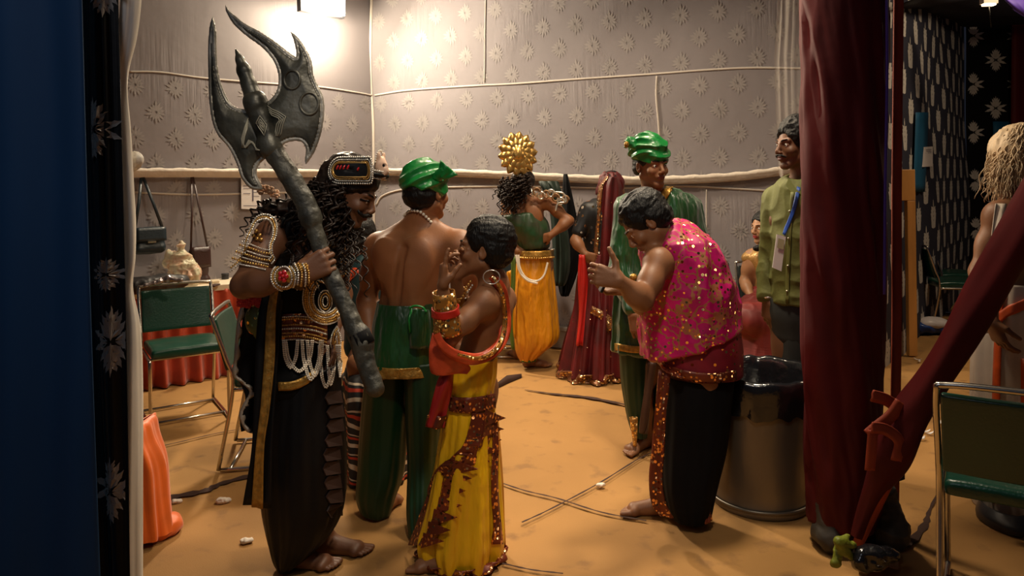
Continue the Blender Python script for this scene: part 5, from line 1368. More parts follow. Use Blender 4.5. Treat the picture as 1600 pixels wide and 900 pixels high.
loft('waist_cloth', [(471, 590, 686, 3.35, .125), (500, 584, 690, 3.35, .145), (530, 579, 693, 3.35, .155), (563, 574, 695, 3.35, .165), (577, 573, 696, 3.35, .168)], M['green_satin'], G, pleat(7, .025, 3, 19, .012))
loft('gold_hem', [(561, 572.5, 697, 3.35, .17), (569, 572, 697.5, 3.35, .172), (577, 571.5, 698, 3.35, .174)], M['gold_cloth'], G, pleat(7, .025, 3, 19, .012), m=8)
MB().tube([P(643, 482, 3.185), P(639, 500, 3.17), P(641, 520, 3.17)], .005, 6).tube(spline([P(640, 482, 3.18), P(648, 478, 3.17), P(660, 480, 3.17), P(666, 488, 3.17)], 6), .005, 6).build('tie_cord', M['green_silk'], G)
pxstrip('tie_end', [(646, 482, 3.17), (641, 505, 3.165), (640, 545, 3.165)], [(670, 484, 3.18), (672, 505, 3.175), (672, 545, 3.18)], M['green_satin'], G, 3.17, wave=.01)
tr = [(560, 576, 642, 3.38, .125), (620, 568, 641, 3.4, .12), (690, 562, 636, 3.4, .11), (740, 559, 630, 3.38, .105), (770, 557, 620, 3.37, .1), (795, 565, 612, 3.36, .085), (808, 574, 610, 3.36, .07)]
loft('trouser_leg', tr, M['green_dark'], G, pleat(6, .05, 4, 15, .02))
loft('trouser_leg', [(560, 632, 694, 3.32, .12), (640, 634, 692, 3.3, .115), (720, 637, 688, 3.28, .1), (790, 636, 686, 3.21, .1), (830, 640, 682, 3.17, .1)], M['green_dark'], G, pleat(6, .05, 4, 15, .02))

# ================================================================ boy in yellow
B = person('boy in yellow dhoti with orange-red shawl and gold cuffs, hands raised to his mouth', P(735, 885, 2.98))
S = Sdf(.004); s = .88
pel, chest, neck = P(733, 600, 3.0), P(762, 505, 2.99), P(772, 446, 2.97)
shL, shR = P(757, 472, 2.86), P(786, 468, 3.1)
torso(S, pel, chest, neck, shL, shR, .8)
hc = P(758, 388, 2.93); H, R = head(S, hc, V3(-.96, .12, .10), .98, neck=neck-UP*.0)
elL, wrL = P(701, 528, 2.78), P(692, 448, 2.74); arm(S, shL, elL, wrL, s*.98)
elR, wrR = P(722, 492, 3.06), P(711, 432, 2.93); arm(S, shR, elR, wrR, s*.95)
hand(S, wrL, V3(.05, 0, 1), V3(1, .25, .1), True, (.1, .55, .75, .85), .92, thumb=(.6, .2, .6))
hand(S, wrR, V3(.1, -.1, 1), V3(.3, -1, .2), False, (.5, .6, .7, .8), .92, thumb=(.7, .2, .4))
aL, aR = on_floor(705, 893), on_floor(760, 872)
leg(S, P(724, 630, 2.98), P(712, 760, 2.97), aL+UP*.07, aL+V3(-.15, .02, 0), .85); leg(S, P(746, 630, 3.02), P(752, 760, 3.02), aR+UP*.07, aR+V3(-.12, .05, 0), .85)
bb = S.mesh('body', M['skin_mid'], B, tint=head_tint(hc, R, .98)); face_bits(B, H, R, .98)
hb = hair_cap(H, R, .98, hc, B, .011, fam=.005, back=-.075)
# yellow dhoti
yd = loft('yellow_dhoti', [(558, 696, 776, 2.98, .12), (590, 697, 774, 2.98, .13), (615, 699, 770, 2.98, .125), (640, 696, 772, 2.98, .135), (690, 687, 775, 2.98, .15), (740, 678, 779, 2.98, .16), (790, 667, 782, 2.98, .165), (840, 655, 784, 2.97, .165), (878, 662, 780, 2.96, .15)], M['yellow_satin'], B, pleat(8, .09, 3.4, 19, .035), n=160, m=70, thick=.003)
py_ = Proj(yd)
band('sequin_belt', py_, [(697, 616), (720, 620), (745, 619), (771, 614)], [(697, 640), (720, 645), (745, 644), (772, 638)], M['brown_seq'], B, 2.85, .014, .004)
# zig-zag sequin border winding down
cl = spline([np.array([a, b, 0.]) for a, b in ((748, 645), (744, 668), (738, 690), (722, 712), (700, 728), (688, 750), (678, 780), (668, 805), (658, 832), (650, 852))], 4)
mb = MB(); mt_ = MB()
for i in range(len(cl)-1):
    a, b = cl[i], cl[i+1]; mb.add([py_(a[0]-12, a[1], .012), py_(a[0]+12, a[1], .012), py_(b[0]+12, b[1], .012), py_(b[0]-12, b[1], .012)], [(0, 1, 2, 3)])
for i in range(0, len(cl)-3, 3):
    a = cl[i]; c_ = cl[i+2]; mb.add([py_(a[0]+9, a[1]-5, .016), py_(a[0]+42, a[1]+8, .022), py_(c_[0]+9, c_[1]+9, .016)], [(0, 1, 2)])
solid(mb.build('zigzag_border', M['brown_seq'], B, False), .005)
band('side_border', py_, [(766, 645), (768, 700), (766, 760), (770, 820), (765, 850)], [(774, 645), (777, 700), (776, 760), (781, 820), (784, 850)], M['brown_seq'], B, 2.9, .012, .004)
loft('sequin_hem', [(858, 656, 786, 2.965, .16), (872, 655, 785, 2.96, .158), (890, 664, 772, 2.96, .14)], M['brown_seq'], B, pleat(8, .09, 3.4, 19, .035, grow=False), m=10)
pxstrip('orange_pleat', [(768, 650, 2.97), (770, 740, 2.93), (772, 800, 2.93), (776, 855, 2.94)], [(778, 650, 3.02), (785, 740, 3.0), (788, 800, 3.0), (790, 850, 3.0)], M['saffron'], B, 2.95, wave=.012)
# cuffs
pb_ = Proj(bb)
def cuff(name, a, b, r0, r1, mt, par, n=28):
    g = []; d = nrm(b-a); x = nrm(np.cross(d, V3(0, 1, .1))); y = np.cross(d, x)
    for t in np.linspace(0, 1, 8):
        r = r0+(r1-r0)*t; g.append([a+(b-a)*t+(x*math.cos(q)+y*math.sin(q))*r*(1+.03*math.sin(5*q+t*3)) for q in np.linspace(0, 6.283, n, endpoint=False)])
    o = MB().sheet(g, closed_u=True).build(name, mt, par); return solid(o, .004)
f0, f1 = elL, wrL
cuff('gold_cuff', f0+(f1-f0)*.10, f0+(f1-f0)*.90, .052, .04, M['gold_seq'], B)
cuff('red_band', f0+(f1-f0)*.46, f0+(f1-f0)*.60, .052, .05, mat('red_satin', (.55, .02, .012), .4, var=.3), B)
f0, f1 = elR, wrR; cuff('gold_cuff', f0+(f1-f0)*.35, f0+(f1-f0)*.6, .04, .037, M['gold_seq'], B)
# orange-red shawl: narrow draped loop round the back and a red part in front
M['shawl'] = mat('orange_red_shawl', (.75, .09, .03), .42, var=.45, vscale=16, bump=.5, bscale=22)
def rope(name, pts, w, mt, par, fl=.45, n=16, seed=0):
    q = [np.r_[P(a, b, d), ww*d/F_PX] for (a, b, d), ww in zip(pts, w)]; q = spline(q, 8); g = []
    for i, pw in enumerate(q):
        t = nrm(q[min(i+1, len(q)-1)][:3]-q[max(i-1, 0)][:3]); x = nrm(np.cross(t, V3(0, 1, 0))); y = np.cross(t, x)
        g.append([pw[:3]+(x*math.cos(a)+y*fl*math.sin(a))*pw[3]*(1+.2*math.sin(4*a+i*.18+seed)) for a in np.linspace(0, 6.283, n, endpoint=False)])
    return MB().sheet(g, closed_u=True).build(name, mt, par)
sh1 = rope('shawl_loop', [(768, 432, 2.86), (782, 450, 2.88), (789, 490, 2.92), (787, 525, 2.9), (772, 548, 2.84), (745, 561, 2.78), (715, 556, 2.74), (693, 541, 2.72), (682, 522, 2.71)], [5, 7, 8, 9, 8, 8, 8, 7, 6], M['shawl'], B)
rope('gold_trim', [(770, 432, 2.845), (783, 455, 2.855), (789, 495, 2.89), (784, 530, 2.87), (768, 552, 2.81), (745, 560, 2.75), (715, 554, 2.71)], [2.5, 3, 3.5, 4, 3.5, 3, 2], M['gold_seq'], B)
pxstrip('shawl_front', [(676, 520, 2.76), (670, 548, 2.75), (672, 580, 2.76), (682, 586, 2.77)], [(690, 535, 2.74), (720, 562, 2.76), (735, 575, 2.79), (730, 584, 2.8)], M['shawl'], B, 2.76, wave=.01)
pxstrip('red_cloth_end', [(695, 575, 2.8), (682, 600, 2.79), (672, 640, 2.79), (666, 666, 2.79)], [(708, 580, 2.82), (706, 610, 2.82), (698, 645, 2.82), (694, 668, 2.82)], mat('crimson', (.42, .015, .012), .45, var=.4), B, 2.8, wave=.014)
pxstrip('fringed_edge', [(668, 648, 2.785), (664, 668, 2.785)], [(699, 650, 2.815), (695, 670, 2.815)], M['brown_seq'], B, 2.8, wave=.012)
MB().tube([P(768+13*math.cos(t), 433+11*math.sin(t), 2.84) for t in np.linspace(0, 6.28, 20, endpoint=False)], .0022, 6, closed=True).build('thread_ring', M['silver'], B)
bead_part('chest_ornament', pb_, [([(735, 440), (728, 450), (722, 462), (718, 470)], .006, 1, False), ([(738, 446), (731, 456), (726, 466)], .005, 0, False)], [M['silver'], M['gold']], B, 2.93, .01)

# ================================================================ gold-crowned dancer, seen from behind
K = person('person in saffron dhoti and green bodice with tall gold crown, by the back wall', P(835, 570, 6.0))
S = Sdf(.006)
pel, chest, neck = P(836, 410, 6.0), P(824, 350, 5.98), P(818, 308, 5.98)
shL, shR = P(794, 318, 6.0), P(852, 314, 5.95)
torso(S, pel, chest, neck, shL, shR, .95, back=True)
hc = P(818, 290, 6.02); H, R = head(S, hc, V3(.35, .9, -.1), 1., neck=neck)
arm(S, shL, P(788, 365, 5.98), P(808, 392, 5.9)); hand(S, P(808, 392, 5.9), V3(.6, .1, -.5), V3(0, 1, 0), True, s=.9)
arm(S, shR, P(889, 345, 5.9), P(860, 368, 5.86)); hand(S, P(860, 368, 5.86), V3(-.8, .2, -.3), V3(0, 1, 0), False, s=.9)
a1, a2 = on_floor(826, 572), on_floor(808, 560)
leg(S, P(846, 430, 6.0), P(848, 500, 5.95), a1+UP*.07, a1+V3(.2, -.02, 0), .95); leg(S, P(824, 430, 6.0), P(818, 495, 6.05), a2+UP*.07, a2+V3(-.05, .15, 0), .95)
kb = S.mesh('body', M['skin_warm'], K)
S = Sdf(.006); S.ell(H(0, -.02, .045), (.09, .11, .09), R).ell(H(0, -.05, -.03), (.085, .07, .09), R)
S.mesh('hair', M['hair_b'], K, disp=lambda p: .006*folds(p, 24, 3, (1, 1, 1)))
mb = MB(); rr = random.Random(11)
for i in range(210):
    a = rr.uniform(0, 1); st = P(826-a*rr.uniform(10, 46), 272+a*rr.uniform(5, 40), rr.uniform(5.84, 5.95)); lock(mb, st, V3(-.35, -.08, -.7)+.5*V3(rr.uniform(-1, 1), rr.uniform(-1, .3), rr.uniform(-1, 1)), rr.uniform(.08, .22), .0075, rr.uniform(.008, .018), rr.uniform(2, 4), i, 5)
mb.build('curly_hair', M['hair_b'], K)
# crown disc of layered lotus petals
mb = MB(); cc = P(809, 241, 5.93); ax_ = nrm(V3(.25, -1, .12)); xx = nrm(np.cross(V3(0, 0, 1), ax_)); yy = np.cross(ax_, xx)
def petal(a, r0, r1, w, lift, m=0):
    d = xx*math.cos(a)+yy*math.sin(a)*1.12; sdir = -xx*math.sin(a)+yy*math.cos(a); g = []
    for t in np.linspace(0, 1, 7):
        ww = w*math.sin(math.pi*min(.999, .25+.75*t))**.8+.001; p = cc+d*(r0+(r1-r0)*t)+ax_*(lift*(1-t)+.01*math.sin(t*3))
        g.append([p+sdir*ww*q+ax_*(.012*(1-q*q)) for q in (-1, -.5, 0, .5, 1)])
    mb.sheet(g, m)
for k in range(14): petal(6.283*k/14+.1, .07, .165, .042, .0)
for k in range(13): petal(6.283*k/13+.3, .04, .132, .04, .012)
for k in range(10): petal(6.283*k/10, .0, .095, .036, .022)
solid(mb.build('crown_petals', M['gold'], K), .004)
S = Sdf(.005); S.ell(cc-ax_*.01, (.12, .12, .02), np.stack([xx, yy, ax_], 1)).ell(cc+ax_*.02, (.05, .055, .025), np.stack([xx, yy, ax_], 1))
S.mesh('crown_disc', M['gold'], K, disp=lambda p: .003*folds(p, 30, 5))
S = Sdf(.006); S.cap(P(809, 262, 5.96), hc+UP*.09, .05, .075, .02); S.mesh('crown_base', M['gold'], K)
# armlet scrolls
mb = MB()
for k in range(7):
    c = P(838+k*7.5, 300+k*2.2+4*math.sin(k*1.6), 5.87); mb.tube([c+V3(math.cos(t)*.03, -.02, math.sin(t)*.035)*(1-t/16) for t in np.linspace(0, 9, 26)], .0085, 6, m=k % 2)
for k in range(3): mb.tube([P(830+k*5, 294, 5.86), P(833+k*5, 308, 5.85)], .006, 6, m=1)
mb.tube(spline([P(865, 300, 5.86), P(880, 302, 5.85), P(884, 315, 5.85), P(872, 318, 5.85), P(868, 330, 5.85)], 6), .008, 6, m=1)
mb.build('shoulder_armlet', [mat('old_gold_cord', (.35, .2, .1), .45, metal=.3), M['silver']], K)
S = Sdf(.006); stack(S, [(336, 780, 842, 5.98, .13), (350, 788, 852, 5.98, .135), (366, 800, 856, 5.98, .13), (384, 812, 856, 5.99, .125)], k=.03)
S.clip(P(780, 338, 5.9), nrm(V3(-.12, 0, 1)), .01)
S.mesh('green_bodice', mat('leafy_green', (.012, .06, .02), .45, var=.7, vscale=14, col2=(.05, .05, .03)), K, disp=lambda p: .005*folds(p, 16, 3))
loft('saffron_dhoti', [(390, 812, 862, 5.98, .13), (420, 806, 864, 5.98, .15), (460, 803, 868, 5.98, .17), (500, 803, 871, 5.97, .17), (530, 805, 870, 5.96, .16), (550, 807, 848, 5.95, .11), (562, 812, 836, 5.95, .07)], M['saffron'], K, pleat(8, .07, 3, 17, .03))
pk = Proj(*[o for o in bpy.data.objects if o.parent == K and o.name.startswith('saffron')])
loft('green_ankle_hem', [(551, 811, 838, 5.95, .075), (563, 812, 837, 5.95, .073)], sequin('green_gold', (.02, .12, .02), (.8, .6, .15), 40, .4, .5), K, m=6)
band('beaded_belt', pk, [(811, 392), (835, 393), (862, 391)], [(811, 402), (835, 403), (862, 401)], M['gold_cloth'], K, 5.85, .03)
for y in (391, 403): bead_part('belt_beads', pk, [([(812, y), (836, y+1), (862, y-1)], .009, y == 403, False)], [M['silver'], M['gold']], K, 5.85, .035)
rope('white_cords', [(810, 398, 5.8), (812, 418, 5.79), (822, 434, 5.78), (838, 439, 5.78), (850, 430, 5.79), (856, 410, 5.8)], [1.5]*6, M['pearl'], K); rope('white_cords', [(806, 398, 5.8), (812, 424, 5.79), (824, 438, 5.77), (840, 443, 5.77)], [1.5]*4, M['pearl'], K)
pxstrip('green_ribbon', [(799, 400, 5.82), (798, 450, 5.81), (794, 500, 5.82), (799, 545, 5.83)], [(806, 400, 5.82), (805, 450, 5.81), (801, 500, 5.82), (804, 548, 5.83)], mat('olive_ribbon', (.1, .16, .02), .5), K, 5.8)
pxstrip('saffron_end', [(792, 425, 5.9), (792, 470, 5.9), (797, 520, 5.9)], [(802, 420, 5.9), (803, 470, 5.9), (806, 530, 5.9)], M['saffron'], K, 5.9)

# ================================================================ woman in dark red sari
Z = person('woman in dark red sequined sari with gold-edged veil over her head, seen from behind', P(930, 590, 5.75))
S = Sdf(.006)
pel, chest, neck = P(935, 420, 5.75), P(938, 350, 5.75), P(950, 310, 5.75); shL, shR = P(918, 328, 5.72), P(972, 328, 5.8)
torso(S, pel, chest, neck, shL, shR, .9)
hc = P(958, 294, 5.75); H, R = head(S, hc, V3(.75, .6, -.1), .97, neck=neck)
arm(S, shL, P(899, 376, 5.66), P(915, 398, 5.6), .95); hand(S, P(915, 398, 5.6), V3(.8, 0, -.3), V3(0, 1, 0), True, s=.85)
arm(S, shR, P(985, 380, 5.75), P(975, 420, 5.65), .95); hand(S, P(975, 420, 5.65), V3(0, 0, -1), V3(-1, 0, 0), False, s=.85)
a = on_floor(920, 584); b = on_floor(945, 584)
leg(S, P(922, 430, 5.75), P(922, 500, 5.72), a+UP*.07, a+V3(.1, .1, 0), .9); leg(S, P(948, 430, 5.75), P(948, 500, 5.72), b+UP*.07, b+V3(.1, .1, 0), .9)
S.mesh('body', M['skin_mid'], Z); face_bits(Z, H, R, .97); hair_cap(H, R, .97, hc, Z, .012, vox=.006)
S = Sdf(.006); stack(S, [(316, 925, 975, 5.75, .09), (335, 912, 978, 5.75, .12), (370, 915, 976, 5.75, .125), (395, 918, 972, 5.75, .12)], k=.03); S.cap(shL, shL*.28+P(899, 376, 5.66)*.72, .062, .05, .03)
S.mesh('black_blouse', M['black_dot'], Z, disp=lambda p: .003*folds(p, 12, 2))
loft('sari_skirt', [(395, 912, 972, 5.75, .15), (430, 905, 974, 5.75, .19), (480, 898, 975, 5.75, .23), (530, 886, 976, 5.75, .27), (578, 876, 978, 5.75, .3)], M['sari'], Z, pleat(9, .14, 2.5, 23, .06), n=180)
loft('gold_border', [(570, 875, 977, 5.75, .305), (580, 873, 978, 5.75, .31), (588, 872, 979, 5.75, .315)], M['sari_border'], Z, pleat(9, .1, 2.5, 21, .04, False), n=180, m=8)
# veil: falls from the head down the back, gold edge on the left
VL = [(276, 948), (290, 938), (310, 935), (340, 932), (380, 929), (420, 927), (460, 923), (495, 922), (530, 912)]; VR = [(276, 966), (290, 972), (310, 973), (340, 974), (380, 974), (420, 973), (460, 973), (495, 972), (530, 965)]
g = []; ql = spline([np.array([b, a, 0.]) for a, b in VL], 6); qr = spline([np.array([b, a, 0.]) for a, b in VR], 6)
for i, (a, b) in enumerate(zip(ql, qr)):
    row = []
    for j in range(23):
        t = j/22; x = a[0]*(1-t)+b[0]*t; y = a[1]; bul = .13*math.sin(math.pi*t)**.6
        row.append(P(x, y, 5.70-bul-.03*math.sin(t*17+i*.06)*(.3+i/len(ql))-.02*(i/len(ql))))
    g.append(row)
solid(MB().sheet(g).build('veil', M['sari'], Z), .004)
S = Sdf(.006); S.ell(H(0, -.03, .03), (.088, .108, .1), R, k=.02).ell(H(.0, -.06, -.05), (.1, .07, .08), R, k=.05); S.ell(H(0, .12, -.03), (.075, .08, .1), R, sub=True).clip(H(0, 0, -.05), (0, 0, -1))
S.mesh('veil_hood', M['sari'], Z, disp=lambda p: .008*folds(p, 16, 4, (1.5, 1.5, .4)))
g = [[r[0]+V3(-.012, -.02, 0), r[1]+V3(-.004, -.022, 0), r[2]+V3(0, -.02, 0), r[3]+V3(.0, -.012, 0)] for r in g]
solid(MB().sheet(g).build('veil_border', M['sari_border'], Z), .003)
pxstrip('veil_hem', [(922, 489, 5.52), (940, 500, 5.5), (950, 520, 5.5)], [(925, 478, 5.52), (945, 488, 5.5), (968, 505, 5.5)], M['sari_border'], Z, 5.5)
pxstrip('bright_red_pleat', [(905, 398, 5.56), (903, 440, 5.54), (905, 490, 5.52), (900, 540, 5.48)], [(914, 398, 5.56), (919, 440, 5.54), (915, 490, 5.52), (910, 540, 5.48)], mat('bright_red_silk', (.5, .015, .01), .4, var=.3), Z, 5.5, wave=.02)
# ================================================================ tall man in green tunic and turban
T_ = person('tall person in green tunic and green turban facing the room, face turned aside', P(1022, 700, 4.15))
S = Sdf(.0045)
pel, chest, neck = P(1026, 500, 4.18), P(1030, 375, 4.17), P(1022, 305, 4.14); shR, shL = P(980, 328, 4.15), P(1076, 328, 4.16)
torso(S, pel, chest, neck, shL, shR, 1.05)
hc = P(1017, 258, 4.11); H, R = head(S, hc, V3(.38, -.9, -.06), 1.03, u=nrm(V3(-.05, 0, 1)), neck=neck)
arm(S, shR, P(972, 425, 4.12), P(990, 492, 3.97), 1.05); hand(S, P(990, 492, 3.97), V3(.2, -.2, -.9), V3(.3, 1, 0), False)
arm(S, shL, P(1094, 425, 4.15), P(1080, 500, 4.02), 1.05); hand(S, P(1080, 500, 4.02), V3(-.1, -.2, -1), V3(-1, 0, 0), True)
a1, a2 = on_floor(1010, 697), on_floor(1022, 690)
leg(S, P(1008, 540, 4.18), P(1000, 620, 4.15), a1+UP*.075, a1+V3(-.12, -.12, 0)); leg(S, P(1045, 540, 4.2), P(1030, 620, 4.22), a2+UP*.075, a2+V3(.02, -.2, 0))
tb_ = S.mesh('body', M['skin_mid'], T_, tint=head_tint(hc, R, 1.03)); face_bits(T_, H, R, 1.03)
hair_cap(H, R, 1.03, hc, T_, .006, back=-.05)
turban(H, R, 1.05, hc, T_, M['green_silk'], .5, .028, .03, seed=4, top=.02)
S = Sdf(.004); a, b = P(985, 222, 4.1), P(997, 232, 4.08)
S.cap(b, a, .022, .028, .02).cap(a, P(978, 228, 4.09), .025, .012, .01).ell(P(978, 224, 4.06), (.014, .03, .02), k=.01, sub=True)
S.mesh('turban_knot', M['green_silk'], T_, disp=lambda p: .004*folds(p, 30, 1, (1, 1, 1)))
MB().ball(P(979, 226, 4.065), (.014, .01, .018), 10, 7).build('gold_tuft', M['gold_cloth'], T_)
S = Sdf(.005)
stack(S, [(306, 1003, 1046, 4.15, .09), (318, 980, 1078, 4.16, .12), (345, 974, 1083, 4.17, .145), (400, 977, 1080, 4.17, .14), (440, 972, 1082, 4.17, .14), (490, 966, 1084, 4.17, .155), (555, 962, 1086, 4.17, .17)], k=.03)
S.cap(shR, P(970, 425, 4.12), .068, .058, .03).cap(P(970, 425, 4.12), P(988, 480, 4.0), .056, .042, .03).cap(shL, P(1096, 425, 4.15), .068, .058, .03).cap(P(1096, 425, 4.15), P(1082, 485, 4.04), .056, .042, .03)
S.clip(P(1020, 550, 4.1), (0, 0, -1)); S.ell(neck+V3(0, -.06, .07), (.085, .1, .06), k=.01, sub=True); S.ell(neck+V3(.03, -.15, .02), (.045, .1, .09), k=.01, sub=True)
tu = S.mesh('green_tunic', M['green_satin'], T_, disp=lambda p: .012*folds(p, 11, 5, (1.3, 1.3, .35)))
pt = Proj(tu)
band('gold_neckline', pt, [(994, 300), (1001, 318), (1010, 332)], [(1006, 297), (1012, 312), (1018, 325)], M['gold_cloth'], T_, 4.03, .008)
band('gold_neckline', pt, [(1052, 292), (1044, 308), (1032, 325)], [(1038, 292), (1032, 304), (1022, 318)], M['gold_cloth'], T_, 4.03, .008)
band('gold_hem', pt, [(961, 536), (985, 540), (1010, 541), (1060, 541)], [(961, 547), (985, 551), (1010, 552), (1060, 552)], M['gold_cloth'], T_, 4.0, .006)
MB().ball(P(990, 433, 3.98), (.022, .015, .02), 12, 8).build('gold_rosette', M['gold_cloth'], T_)
loft('trouser_leg', [(545, 968, 1022, 4.18, .1), (600, 972, 1018, 4.17, .09), (650, 980, 1014, 4.15, .07), (682, 990, 1010, 4.12, .05)], M['green_dark'], T_, pleat(6, .05, 4, 15, .02)); loft('trouser_leg', [(545, 1020, 1075, 4.2, .1), (600, 1016, 1060, 4.22, .09), (650, 1012, 1045, 4.22, .07), (680, 1012, 1032, 4.22, .05)], M['green_dark'], T_, pleat(6, .05, 4, 15, .02))
loft('embroidered_cuff', [(652, 984, 996, 4.06, .015), (680, 988, 995, 4.05, .014), (697, 990, 994, 4.04, .01)], M['gold_seq'], T_, m=10)
pxstrip('hanging_scabbard', [(1012, 565, 4.0), (1008, 600, 4.0), (1001, 660, 3.99), (1000, 676, 3.99)], [(1024, 566, 4.0), (1020, 600, 4.0), (1013, 662, 3.99), (1010, 678, 3.99)], mat('scabbard', (.07, .03, .018), .5), T_, 4.0, thick=.02)

# ================================================================ stooping person in pink vest
K2 = person('stooping person in bright pink embroidered sleeveless vest and black trousers, beside the bin', P(1075, 810, 3.2))
S = Sdf(.004)
pel, chest, neck = P(1092, 575, 3.26), P(1068, 455, 3.24), P(1036, 384, 3.17); shL, shR = P(1028, 412, 3.06), P(1078, 398, 3.36)
torso(S, pel, chest, neck, shL, shR, .93, hipdir=V3(-.5, -.85, 0))
hc = P(1010, 347, 3.14); hf = V3(-.72, .0, -.66); H, R = head(S, hc, hf, 1.0, u=nrm(V3(-.6, .1, .75)), neck=neck)
elL, wrL = P(1004, 470, 2.96), P(968, 438, 2.9); arm(S, shL, elL, wrL, 1.05)
elR, wrR = P(1015, 485, 3.3), P(975, 452, 3.12); arm(S, shR, elR, wrR, 1.)
hand(S, wrL, V3(-1, .12, .25), V3(.0, 1, -.1), True, (.75, .85, .9, 1.), 1.05, thumb=(.25, .9, .0), thumb_dir2=V3(-.45, 0, 1))
hand(S, wrR, V3(-1, -.1, .1), V3(0, -.6, 1), False, (.5, .5, .5, .6), 1.)
a1, a2 = on_floor(1040, 803), on_floor(1088, 812)
leg(S, P(1074, 600, 3.27), P(1066, 700, 3.26), a1+UP*.075, a1+V3(-.2, .02, 0)); leg(S, P(1110, 600, 3.3), P(1100, 700, 3.26), a2+UP*.075, a2+V3(-.12, .1, 0))
S.mesh('body', M['skin_mid'], K2, tint=head_tint(hc, R, 1)); face_bits(K2, H, R, 1)
hair_cap(H, R, 1, hc, K2, .012, fam=.006, back=-.065)
S = Sdf(.0045)
stack(S, [(362, 1026, 1078, 3.2, .07), (376, 1012, 1096, 3.21, .13), (400, 1012, 1118, 3.23, .17), (440, 1016, 1134, 3.25, .19), (480, 1010, 1144, 3.26, .19), (530, 1007, 1150, 3.27, .19), (580, 1007, 1152, 3.27, .19)], k=.03)
S.clip(P(1012, 572, 3.1), nrm(V3(.30, .0, -.95)), .006)
S.cap(shL*.8+elL*.2+V3(-.1, -.06, .05), shL*.5+elL*.5+V3(-.06, -.05, -.05), .075, .07, .01, sub=True); S.ell(neck+V3(-.05, -.02, .03), (.08, .09, .06), k=.01, sub=True)
S.mesh('pink_vest', M['pink_seq'], K2, disp=lambda p: .011*folds(p, 9, 5, (1.2, 1.2, .6)))
S = Sdf(.005); stack(S, [(505, 1030, 1146, 3.27, .17), (540, 1028, 1152, 3.27, .18), (585, 1032, 1153, 3.27, .185), (615, 1046, 1148, 3.27, .18)], k=.02)
S.clip(P(1034, 575, 3.1), nrm(V3(-.4, -.1, -.9)), .02); S.clip(P(1100, 598, 3.1), (0, -.1, -1), .02)
mw = S.mesh('maroon_wrap', M['maroon_seq'], K2, disp=lambda p: .006*folds(p, 6, 8, (1, 1, .4)))
pm = Proj(mw)
band('embroidered_edge', pm, [(1032, 563), (1050, 572), (1080, 580), (1115, 583), (1150, 578)], [(1034, 577), (1055, 588), (1085, 596), (1115, 598), (1150, 593)], M['brown_seq'], K2, 3.08, .006)
bt = [(585, 1040, 1146, 3.26, .15), (640, 1036, 1140, 3.25, .15), (700, 1033, 1132, 3.24, .145), (750, 1034, 1120, 3.22, .13), (785, 1040, 1112, 3.22, .12), (806, 1048, 1108, 3.22, .1)]
loft('black_trousers', bt, M['black_cloth'], K2, pleat(6, .04, 3, 17, .015))
pxstrip('sequin_border', [(1030, 578, 3.12), (1024, 640, 3.11), (1020, 700, 3.1), (1015, 745, 3.09), (1018, 785, 3.09), (1032, 806, 3.1)], [(1048, 582, 3.1), (1042, 640, 3.09), (1038, 700, 3.08), (1034, 750, 3.07), (1040, 785, 3.07), (1052, 808, 3.09)], M['brown_seq'], K2, 3.1, thick=.01)
loft('trouser_cuff', [(788, 1080, 1110, 3.2, .06), (808, 1078, 1110, 3.19, .065)], M['brown_seq'], K2, m=8)
ph = MB().box(P(950, 432, 3.0), (.012, .07, .14), rotm((0, 1, 0), .5)); tag(bevel(ph.build('mobile_phone', M['darkgrey'], None, False), .004), 'dark mobile phone held in the hand of the pink vest wearer', 'phone')

# ================================================================ man in olive shirt
O = person('person in olive green shirt with blue lanyard and badge, standing behind the bin', P(1245, 760, 3.85))
S = Sdf(.0045)
pel, chest, neck = P(1248, 485, 3.9), P(1252, 365, 3.88), P(1256, 285, 3.87); shR, shL = P(1213, 312, 3.95), P(1306, 312, 3.78)
torso(S, pel, chest, neck, shL, shR, 1.08)
hc = P(1245, 226, 3.84); H, R = head(S, hc, V3(-.93, -.28, -.03), 1.06, neck=neck)
arm(S, shR, P(1201, 400, 3.98), P(1200, 468, 3.92), 1.1); hand(S, P(1200, 468, 3.92), V3(-.02, 0, -1), V3(.8, .3, 0), False, s=1.1)
arm(S, shL, P(1318, 400, 3.8), P(1310, 470, 3.75), 1.1); hand(S, P(1310, 470, 3.75), V3(0, 0, -1), V3(-1, 0, 0), True)
a1, a2 = V3(P(1232, 500, 3.85)[0], 3.9, 0), V3(P(1268, 500, 3.8)[0], 3.86, 0)
leg(S, P(1232, 500, 3.9), P(1232, 600, 3.88), a1+UP*.075, a1+V3(-.18, 0, 0), 1.05); leg(S, P(1268, 500, 3.88), P(1268, 600, 3.85), a2+UP*.075, a2+V3(-.18, 0, 0), 1.05)
S.mesh('body', M['skin_dark'], O, tint=head_tint(hc, R, 1.06)); face_bits(O, H, R, 1.06)
hair_cap(H, R, 1.06, hc, O, .014, fam=.006, back=-.05, tall=.006)
mb = MB()
for q in (-1, 1): mb.tube([H(0, .108, -.047), H(q*.02, .105, -.05), H(q*.036, .09, -.06)], [.005, .006, .003], 6)
mb.build('moustache', M['hair'], O)
S = Sdf(.005)
stack(S, [(282, 1226, 1286, 3.87, .08), (296, 1214, 1302, 3.87, .12), (330, 1209, 1308, 3.87, .15), (380, 1211, 1306, 3.87, .165), (430, 1209, 1308, 3.88, .16), (476, 1211, 1308, 3.88, .16)], k=.02, yaw=-.15)
e = P(1200, 400, 3.98); S.cap(shR, e, .068, .053, .03).cap(e, P(1198, 462, 3.93), .05, .042, .01).cap(shL, P(1318, 400, 3.8), .066, .055, .03)
